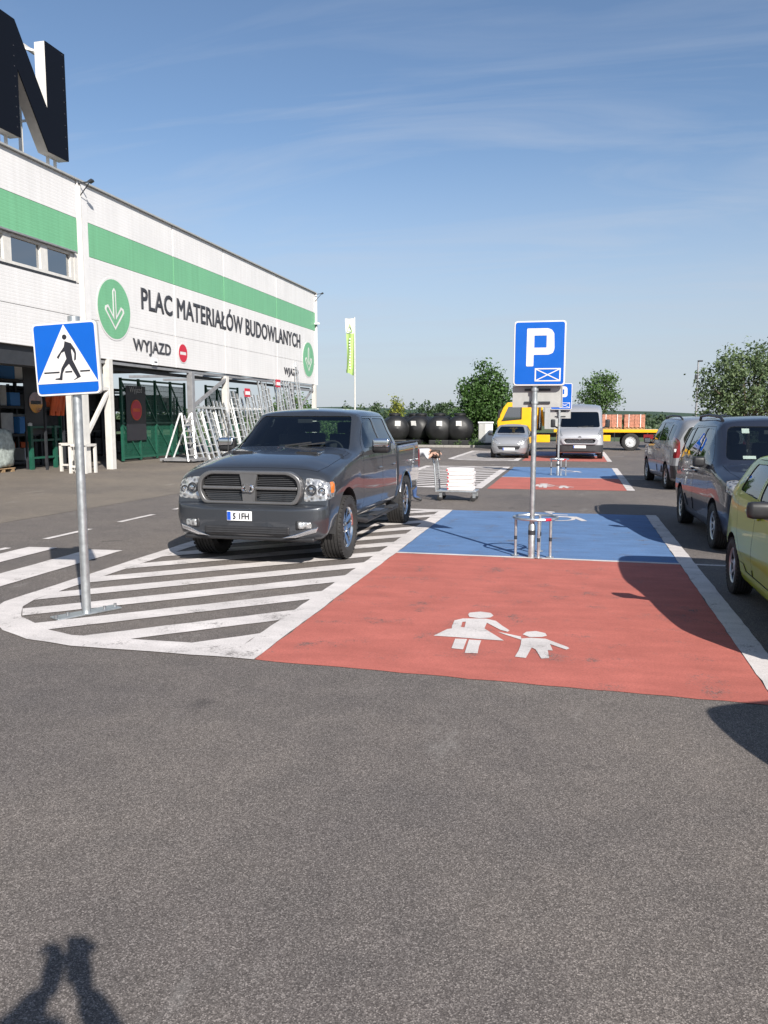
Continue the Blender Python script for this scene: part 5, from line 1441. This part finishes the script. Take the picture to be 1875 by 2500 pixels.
for i, (x0, dsc) in enumerate(((1.30, 'left'), (2.50, 'right'))):
    p = thing('brick_pallet', '%s pallet of red bricks on the yellow truck deck' % dsc, 'bricks', (x0 + .55, 46.1, 1.13), 0, 'brick pallets on the truck')
    pl = MB()
    for k in range(6): pl.box((-.5 + k * .2, 0, .10), (.11, 1.2, .025))
    for k in range(3): pl.box((0, -.5 + k * .5, .043), (1.1, .1, .085))
    pl.build('pallet_board', 'wood', p)
    rb = random.Random(i); bk = MB()
    for lz in range(9):
        for ly in range(-5, 6):
            for lx in range(4):
                if 0 < lx < 3 and abs(ly) < 5 and lz < 8: continue
                bk.box((-.405 + lx * .27 + rb.uniform(-.008, .008), ly * .105 + rb.uniform(-.006, .006), .155 + lz * .076), (.255, .098, .068))
    o = bk.build('bricks', 'brick', p); o['kind'] = 'stuff'
    for xx in (-.3, .3): MB().box((xx, -.585, .46), (.03, .01, .72)).build('strap', 'plate_white', p)

# ------------------------------------------------------------------ tanks, cabinet, flag, lamp
def tank(i, x, y, rz, label):
    t = thing('plastic_tank', label, 'tank', (x, y, .1), rz, 'black tanks on the verge'); t.scale = (1.12, 1.1, 1.1)
    b = MB(); prof = []
    for k in range(25):
        a = -1.0 + 2 * k / 24
        rr = .74 * (max(0, 1 - abs(a) ** 5)) ** .5 + (.018 if k % 4 < 2 else 0)
        prof.append((max(rr, .001), a * 1.05))
    b.lathe([(q_[0] * 1.0, q_[1]) for q_ in prof], 28, 'Y', (0, 0, .88))
    b.build('shell', 'tank_black', t, smooth=True, sharp=1.2)
    MB().lathe([(.30, 1.42), (.30, 1.62), (.34, 1.64), (.34, 1.72), (.30, 1.76), (0, 1.78)], 20).build('neck', 'tank_black', t, smooth=True)
    MB().lathe([(.14, 1.40), (.14, 1.62), (0, 1.63)], 14, c=(0, .55, 0)).build('inlet', 'tank_black', t, smooth=True)
    rbox('foot', (0, 0, .14), (1.1, 1.7, .28), 'tank_black', t, .04)
    MB().box((.02, -1.02, 1.12), (.30, .012, .42), Matrix.Rotation(R(14), 3, 'X')).build('paper_label', 'paper', t)
    pl = MB()
    for k in range(5): pl.box((-.5 + k * .25, 0, -.02), (.12, 1.9, .03))
    pl.build('pallet_board', 'wood', t)
for i, (x, y, rz, d) in enumerate(((-11.05, 49.3, 20, 'leftmost, behind the pickup bed'), (-9.55, 50.2, -15, 'second from the left, half hidden'), (-8.25, 49.4, 8, 'second from the right'), (-7.0, 49.5, 4, 'rightmost, beside the round tree'), (-12.9, 50.4, 30, 'hidden behind the pickup cab'), (-10.35, 51.9, 60, 'standing behind the left pair'), (-7.65, 51.9, 75, 'standing behind the right pair'))):
    tank(i, x, y, R(rz), 'black plastic septic tank with paper label, ' + d)
t = thing('metal_cabinet', 'pale grey metal cabinet between the tanks and the yellow truck', 'cabinet', (-5.42, 49.6, .1), R(8))
rbox('body', (0, 0, .72), (.85, .8, 1.2), 'cabinet', t, .02)
rbox('lid', (0, 0, 1.36), (.95, .9, .10), 'cabinet', t, .02)
MB().box((-.22, -.41, .75), (.40, .012, 1.05)).build('door', 'sign_grey', t); MB().box((.21, -.41, .75), (.40, .012, 1.05)).build('door', 'cabinet', t)  # left door greyer: the cabinet's shaded half is put into its colour
rbox('plinth', (0, 0, .08), (.9, .85, .14), 'steel_dark', t, .01)

t = thing('banner_flag', 'tall white flagpole with a limp pale green banner beyond the store corner', 'flag', (-16.6, 60, 0))
MB().lathe([(.07, 0), (.05, 9.3), (0, 9.32)], 10).build('pole', 'steel_white', t, smooth=True)
MB().bar((0, 0, 9.22), (-.75, 0, 9.24), .03).build('arm', 'steel_white', t)
def banner(z0, z1, m, name):
    b = MB(); nx, nz = 8, 16; vs = []
    for j in range(nz + 1):
        f = j / nz; z = z0 + (z1 - z0) * f
        for i in range(nx + 1):
            u = i / nx; wv = .08 * math.sin(u * 7 + z * 1.1) * (.4 + (9.2 - z) / 5)
            narrow = 1 - .16 * math.sin(max(0, (9.2 - z) / 4.3) * 2.6)
            vs.append((-.06 - u * .68 * narrow, wv, z + (.5 * u * u if z < z0 + .01 and name == 'banner_green' else 0)))
    b.add(vs, [(j * (nx + 1) + i, j * (nx + 1) + i + 1, (j + 1) * (nx + 1) + i + 1, (j + 1) * (nx + 1) + i) for j in range(nz) for i in range(nx)])
    return b.build(name, m, t, smooth=True)
banner(8.12, 9.2, 'plate_white', 'banner_top'); banner(4.95, 8.118, 'flag_green', 'banner_green')
for sg in (1, -1): flat('triangle_mark', [[(-.62, 8.2), (-.36, 8.85), (-.12, 8.2)], [(-.54, 8.26), (-.36, 8.70), (-.20, 8.26)]], 'flag_green', .004, t, basis((0, -.09 * sg, 0), (1, 0, 0), (0, 0, 1)))
for k in range(11): MB().box((-.34 - .02 * math.sin(k), -.10, 7.7 - k * .22), (.09, .01, .12)).build('lettering_mark', 'plate_white', t)
t = thing('lamp_post', 'thin distant lamp post left of the silvery tree', 'lamp post', (8.1, 60, 0))
MB().lathe([(.09, 0), (.05, 5.6), (0, 5.61)], 8).build('pole', 'steel_grey', t, smooth=True)
rbox('lamp_head', (.12, 0, 5.65), (.34, .16, .1), 'steel_dark', t, .02); rbox('loudspeaker', (-.1, -.05, 4.55), (.2, .2, .3), 'steel_dark', t, .02)
t = thing('power_pylon', 'tiny pale power pole on the horizon right of the store', 'pole', (-120, 300, 0))
for sx in (-.9, .9): MB().bar((sx, 0, 0), (sx, 0, 17), .22).build('leg', 'steel_grey', t)
MB().bar((-2.4, 0, 15.5), (2.4, 0, 15.5), .22).build('crossarm', 'steel_grey', t)

# ------------------------------------------------------------------ trees
def crown(name, lobes, n, size, m, parent, seed, hollow=.45, up=.35, spr=2.1):
    rg = np.random.RandomState(seed); vs = []; fs = []
    wts = np.array([l[3] * l[4] * l[5] for l in lobes]) ** .75; wts /= wts.sum()
    # clumps inside each lobe
    k = 0; nc = max(20, n // 26)
    cl = []
    for i in range(nc):
        l = lobes[rg.choice(len(lobes), p=wts)]
        d = rg.normal(size=3); d /= np.linalg.norm(d); q = (hollow + (1 - hollow) * rg.rand() ** .6)
        cl.append((np.array(l[:3]) + d * q * np.array(l[3:6]), d))
    for i in range(n):
        c, d = cl[rg.randint(nc)]
        p = c + rg.normal(size=3) * size * spr
        nn = d * .6 + rg.normal(size=3) * .8 + np.array([0, 0, up]); nn /= np.linalg.norm(nn)
        a = np.cross(nn, rg.normal(size=3)); a /= np.linalg.norm(a); b = np.cross(nn, a)
        s_ = size * rg.uniform(.6, 1.3)
        P = [p + a * s_, p + b * s_ * .55 + nn * s_ * .12, p - a * s_, p - b * s_ * .55 + nn * s_ * .12]
        vs += [tuple(x_) for x_ in P]; fs.append((k, k + 1, k + 2, k + 3)); k += 4
    me = bpy.data.meshes.new(name); me.from_pydata(vs, [], fs); me.materials.append(MATS[m])
    return link(name, me, parent)
def limbs(t, h, r, lobes, seed, n=9):
    rg = random.Random(seed)
    MB().tube([(0, 0, -.05), (.03, 0, h * .4), (-.03, .03, h)], [r, r * .8, r * .6], 9).build('trunk', 'bark', t, smooth=True)
    b = MB()
    for i in range(n):
        l = lobes[i % len(lobes)]
        e = Vector(l[:3]) + Vector((rg.uniform(-.7, .7) * l[3], rg.uniform(-.7, .7) * l[4], rg.uniform(-.2, .8) * l[5]))
        s_ = Vector((0, 0, h * rg.uniform(.55, 1.0))); mid = s_.lerp(e, .5) + Vector((0, 0, .15))
        b.tube([s_, mid, e], [r * .45, r * .28, r * .08], 6)
        for q in range(3):
            e2 = mid + Vector((rg.uniform(-.5, .5), rg.uniform(-.5, .5), rg.uniform(.1, .7))) * l[5] * .8
            b.tube([mid.lerp(e, .3 * q), e2], [r * .16, r * .03], 5)
    b.build('branches', 'bark', t, smooth=True)
t = thing('round_tree', 'dense dark green round tree between the tanks and the cabinet', 'tree', (-5.75, 51.5, .1), group='trees')
LB = [(0, 0, 2.6, 1.5, 1.5, 1.5), (-.6, 0, 1.6, 1.45, 1.4, 1.2), (.7, .1, 1.9, 1.3, 1.3, 1.2), (.2, 0, 4.0, 1.0, 1.0, 1.05), (-.5, .2, 3.3, 1.1, 1.1, 1.0), (.9, 0, 3.0, .9, .9, .9)]
limbs(t, 1.3, .14, LB, 1); crown('crown', LB, 11000, .105, 'leaf_dark', t, 1)
t = thing('small_round_tree', 'small airy green tree rising behind the silver van', 'tree', (1.55, 60, 0), group='trees')
LB = [(0, 0, 3.5, 1.35, 1.35, 1.25), (-.8, 0, 3.0, .8, .8, .8), (.8, 0, 3.0, .85, .8, .9), (.1, 0, 4.4, .8, .8, .65)]
limbs(t, 2.0, .12, LB, 2); crown('crown', LB, 3600, .095, 'leaf_mid', t, 2, .3)
t = thing('silvery_tree', 'large airy silver leaved tree above the navy car roof', 'tree', (9.0, 47, 0), group='trees')
LB = [(0, 0, 3.4, 2.2, 2.2, 2.0), (-1.4, 0, 2.6, 1.4, 1.4, 1.3), (1.6, 0, 3.0, 1.8, 1.7, 1.7), (-.6, 0, 4.6, 1.3, 1.3, 1.1), (.8, .3, 4.9, 1.3, 1.3, 1.0), (-1.9, 0, 3.8, .9, .9, .9)]
limbs(t, 1.7, .15, LB, 3, 16); crown('crown', LB, 9500, .10, 'leaf_silver', t, 3, .3)
t = thing('sapling', 'slim yellow green sapling standing among the black tanks', 'tree', (-12.0, 54, .1), group='trees')
LB = [(0, 0, 1.4, .45, .45, .9), (.1, 0, 2.4, .30, .3, .8)]
limbs(t, 1.6, .04, LB, 4, 5); crown('crown', LB, 900, .085, 'leaf_yellow', t, 4, .2)
t = thing('yard_tree', 'green tree seen through the open end of the store wall', 'tree', (-22.5, 62, 0), group='trees')
LB = [(0, 0, 2.4, 1.6, 1.6, 1.4), (.8, 0, 1.7, 1.2, 1.2, 1.0)]
limbs(t, 1.4, .12, LB, 5, 6); crown('crown', LB, 2600, .11, 'leaf_mid', t, 5, .3)
# the wooded horizon reads as one mass
rg = np.random.RandomState(5); LB = []
for k in range(150):
    x = -200 + k * 2.6 + rg.uniform(-1, 1); y = 205 + rg.uniform(-20, 25)
    hgt = 4.2 + 1.5 * math.sin(k * .23) + rg.uniform(-.7, 1.2)
    if x > -16: hgt *= .38
    if x > 30: hgt *= .75
    LB.append((x, y, hgt * .45, 3.2, 3.2, hgt * .55))
tag(crown('distant_wood', LB, 30000, .42, 'leaf_far', None, 8, .5, spr=1.2), 'dark wooded belt along the horizon', 'wood', kind='stuff')
LB = []
for k in range(44):                                     # brush behind the tanks and along the verge
    x = -30 + k * .62 + rg.uniform(-.3, .3)
    LB.append((x, 58 + rg.uniform(-2, 4), .7, 1.1, 1.1, .7 + rg.uniform(0, .6)))
tag(crown('verge_brush', LB, 9000, .13, 'leaf_mid', None, 9, .3), 'rough green brush behind the tanks', 'brush', kind='stuff')
LB = [(x, 74 + rg.uniform(0, 10), .25, 1.5, 1.5, .55) for x in np.arange(3, 42, 1.3)]
tag(crown('far_hedge', LB, 6000, .2, 'leaf_far', None, 10, .3), 'low dark hedge beyond the flatbed truck', 'hedge', kind='stuff')
me = bpy.data.meshes.new('hills'); vs = []; fs = []
for k in range(61):
    x = -2600 + k * 95; h_ = 9 + 7 * math.sin(k * .35) + 5 * math.sin(k * .9 + 1)
    vs += [(x, 1500, -1), (x, 1750, h_ + 4), (x, 2100, -1)]
for k in range(60):
    for q in range(2): fs.append((k * 3 + q, k * 3 + 3 + q, k * 3 + 4 + q, k * 3 + 1 + q))
me.from_pydata(vs, [], fs); me.materials.append(MATS['leaf_far']); tag(link('hills', me), kind='structure')
# weeds round the tanks
w_ = []
for k in range(40): w_.append((rg.uniform(-14, -5), rg.uniform(48.2, 49.2), .18, .22, .2, .15))
tag(crown('verge_weeds', w_, 2600, .05, 'leaf_mid', None, 11, .2), 'tufts of weeds along the kerb of the verge', 'weeds', kind='stuff')

# ------------------------------------------------------------------ people
def skin_mesh(name, joints, bones, m, parent, sub=2):
    """joints: name -> (pos, rx, ry); one continuous skinned surface"""
    ks = list(joints); me = bpy.data.meshes.new(name)
    me.from_pydata([joints[k][0] for k in ks], [(ks.index(a), ks.index(b)) for a, b in bones], [])
    o = bpy.data.objects.new('tmp', me); COL.objects.link(o)
    md = o.modifiers.new('skin', 'SKIN'); md.use_smooth_shade = True
    for i, k in enumerate(ks):
        sv = me.skin_vertices[0].data[i]; sv.radius = (joints[k][1], joints[k][2]); sv.use_root = (i == 0)
    sb = o.modifiers.new('sub', 'SUBSURF'); sb.levels = sub; sb.render_levels = sub
    dg = bpy.context.evaluated_depsgraph_get()
    r_ = bpy.data.meshes.new_from_object(o.evaluated_get(dg))
    bpy.data.objects.remove(o)
    r_.materials.clear(); r_.materials.append(MATS[m]); r_.name = name
    for p in r_.polygons: p.use_smooth = True
    return link(name, r_, parent)
def colour_by(o, rules):
    """extra materials on one continuous body, chosen by face position"""
    for m, fn in rules:
        o.data.materials.append(MATS[m]); k = len(o.data.materials) - 1
        for p in o.data.polygons:
            if fn(p.center): p.material_index = k
def hand(t, wrist, d, up, m='skin', sgn=1, curl=.9):
    """palm and five fingers curled round what they hold"""
    d = Vector(d).normalized(); up = Vector(up).normalized(); s_ = d.cross(up).normalized() * sgn
    w_ = Vector(wrist); mb = MB()
    mb.tube([w_ - d * .03, w_ + d * .03, w_ + d * .085], [.028, .036, .034], 10)
    for k, (off, L) in enumerate(((-.030, .075), (-.010, .085), (.010, .08), (.029, .062))):
        p = w_ + d * .075 + s_ * off; q = p + (d * math.cos(.3) - up * math.sin(.3)) * L * .42
        r2 = q + (d * math.cos(curl) - up * math.sin(curl)) * L * .34; r3 = r2 + (d * math.cos(curl * 1.8) - up * math.sin(curl * 1.8)) * L * .28
        mb.tube([p, q, r2, r3], [.0095, .009, .008, .006], 7)
    p = w_ + d * .02 + s_ * .032; mb.tube([p, p + s_ * .03 + d * .03 - up * .01, p + s_ * .03 + d * .06 - up * .03], [.012, .0105, .007], 7)
    return mb.build('hand', m, t, smooth=True)

# shopper bent over the trolley behind the pickup
t = thing('person', 'shopper in white top and blue jeans bent over a trolley behind the pickup', 'person', (-3.50, 16.95, 0))
J = {'pelvis': ((0, 0, .93), .16, .14), 'waist': ((.14, 0, 1.02), .145, .12), 'chest': ((.32, 0, 1.05), .165, .13), 'neck': ((.48, 0, 1.05), .06, .06),
     'head0': ((.53, 0, 1.03), .075, .08), 'head1': ((.60, 0, .985), .09, .095), 'head2': ((.655, 0, .945), .06, .07)}
Bn = [('pelvis', 'waist'), ('waist', 'chest'), ('chest', 'neck'), ('neck', 'head0'), ('head0', 'head1'), ('head1', 'head2')]
for s_, n_ in ((-1, 'r'), (1, 'l')):
    fx = .16 if s_ < 0 else -.12
    J['hip' + n_] = ((.0, s_ * .09, .88), .095, .095); J['knee' + n_] = ((fx * .6 + .06, s_ * .11, .48), .068, .068); J['ank' + n_] = ((fx, s_ * .11, .09), .045, .048)
    J['toe' + n_] = ((fx + .17, s_ * .12, .04), .042, .035)
    J['sh' + n_] = ((.40, s_ * .17, 1.08), .062, .062); J['el' + n_] = ((.46, s_ * .26, .93), .045, .045); J['wr' + n_] = ((.56, s_ * .2, 1.03), .03, .03)
    Bn += [('pelvis', 'hip' + n_), ('hip' + n_, 'knee' + n_), ('knee' + n_, 'ank' + n_), ('ank' + n_, 'toe' + n_), ('chest', 'sh' + n_), ('sh' + n_, 'el' + n_), ('el' + n_, 'wr' + n_)]
o = skin_mesh('body', J, Bn, 'shirt', t)
colour_by(o, [('jeans', lambda c: c.z < .93 and c.x < .30 and abs(c.y) < .20 and c.z > .09 or (c.z < .93 and c.z > .09 and c.x < .26)), ('plastic_dark', lambda c: c.z < .09), ('skin', lambda c: c.x > .47 and abs(c.y) < .12), ('skin', lambda c: c.x > .49 and abs(c.y) > .12)])
lump('hair', (.585, 0, .93), (.19, .19, .17), 'hair', t, 3, 2, .05)
for s_ in (-1, 1):
    hand(t, (.56, s_ * .2, 1.03), (.9, 0, .1), (0, 0, 1), sgn=-s_)
    MB().tube([(.665, s_ * .035, .935), (.672, s_ * .035, .925)], .010, 8).build('eye', 'sign_black', t)
    MB().tube([(.58, s_ * .09, .98), (.58, s_ * .105, .98)], [.03, .022], 8).build('ear', 'skin', t)
MB().tube([(.66, 0, .92), (.685, 0, .895)], [.012, .014], 7).build('nose', 'skin', t, smooth=True)

c = thing('trolley', 'flat wire trolley loaded with white packs behind the pickup', 'trolley', (-2.55, 17.3, 0))
MB().box((.08, 0, .21), (.86, .55, .035)).build('platform', 'galvanised', c, bevel=.01)
f = MB()
for sy in (-.26, .26): f.tube([(-.36, sy, .2), (-.40, sy, .75), (-.46, sy, 1.02)], .016, 8)
for k in range(7): f.bar((-.36 - .006 * k, -.26, .30 + k * .09), (-.36 - .006 * k, .26, .30 + k * .09), .008)
for k in range(9): f.bar((-.36, -.24 + k * .06, .22), (-.405, -.24 + k * .06, .86), .006)
f.build('frame', 'galvanised', c, smooth=True)
MB().tube([(-.46, -.28, 1.02), (-.46, .28, 1.02)], .02, 10).build('handle', 'gate_green', c, smooth=True)
for sx in (-.28, .44):
    for sy in (-.22, .22):
        k = MB().lathe([(0, -.02), (.05, -.02), (.062, -.012), (.062, .012), (.05, .02), (0, .02)], 16, 'Y', (sx, sy, .064)).build('castor', 'rubber', c, smooth=True)
        MB().box((sx + .02, sy, .14), (.06, .05, .12)).build('fork', 'galvanised', k)
ld = thing('pack_stack', 'stack of white packs with red ends on the trolley', 'packs', (-2.40, 17.3, .23))
for k in range(6):
    jj = random.uniform(-.02, .02)
    b_ = rbox('pack', (jj, 0, .04 + k * .079), (.55, .44, .073), 'box_white', ld, .012)
    MB().box((jj - .262, 0, .04 + k * .079), (.035, .444, .04)).build('red_end', 'box_red', b_)

# the photographer, whose raised arms throw the shadow at the lower left
cf = Vector((-math.sin(R(13.408)), math.cos(R(13.408)), 0)); cr_ = Vector((cf.y, -cf.x, 0))
t = thing('person', 'photographer holding up a phone, seen only as the shadow at lower left', 'person', (0, 0, 0))
def W(r_, f_, z): return cr_ * r_ + cf * f_ + Vector((0, 0, z))
J = {'pelvis': (W(0, -.50, .95), .17, .14), 'waist': (W(0, -.51, 1.12), .15, .12), 'chest': (W(0, -.52, 1.36), .18, .13), 'neck': (W(0, -.50, 1.54), .06, .06),
     'head0': (W(0, -.47, 1.62), .08, .09), 'head1': (W(0, -.46, 1.72), .085, .10), 'head2': (W(0, -.47, 1.81), .06, .07)}
Bn = [('pelvis', 'waist'), ('waist', 'chest'), ('chest', 'neck'), ('neck', 'head0'), ('head0', 'head1'), ('head1', 'head2')]
for s_, n_ in ((-1, 'l'), (1, 'r')):
    J['hip' + n_] = (W(s_ * .1, -.5, .88), .1, .1); J['knee' + n_] = (W(s_ * .12, -.47, .48), .07, .07); J['ank' + n_] = (W(s_ * .13, -.5, .09), .045, .05); J['toe' + n_] = (W(s_ * .15, -.33, .04), .045, .035)
    J['sh' + n_] = (W(s_ * .19, -.50, 1.47), .065, .065); J['el' + n_] = (W(s_ * .33, -.30, 1.42), .075, .075); J['wr' + n_] = (W(s_ * .058, -.14, 1.745), .045, .045)
    Bn += [('pelvis', 'hip' + n_), ('hip' + n_, 'knee' + n_), ('knee' + n_, 'ank' + n_), ('ank' + n_, 'toe' + n_), ('chest', 'sh' + n_), ('sh' + n_, 'el' + n_), ('el' + n_, 'wr' + n_)]
o = skin_mesh('body', J, Bn, 'jacket', t)
colour_by(o, [('jeans', lambda c: .09 < c.z < .95), ('skin', lambda c: c.z > 1.56 and (c - W(0, -.47, c.z)).length < .16)])
for s_ in (-1, 1): hand(t, W(s_ * .052, -.13, 1.755), cf * .22 + Vector((0, 0, .85)) - cr_ * s_ * .15, -cr_ * s_, sgn=1, curl=1.3)
lump('hair', W(0, -.49, 1.72), (.2, .2, .14), 'hair', t, 5, 2, .05)
ph = thing('phone', 'phone held up by the photographer, out of frame', 'phone', (0, 0, 1.8), R(13.408))
rbox('case', (0, -.035, -.03), (.075, .009, .155), 'sign_black', ph, .004, Matrix.Rotation(R(-6.75), 3, 'X'))
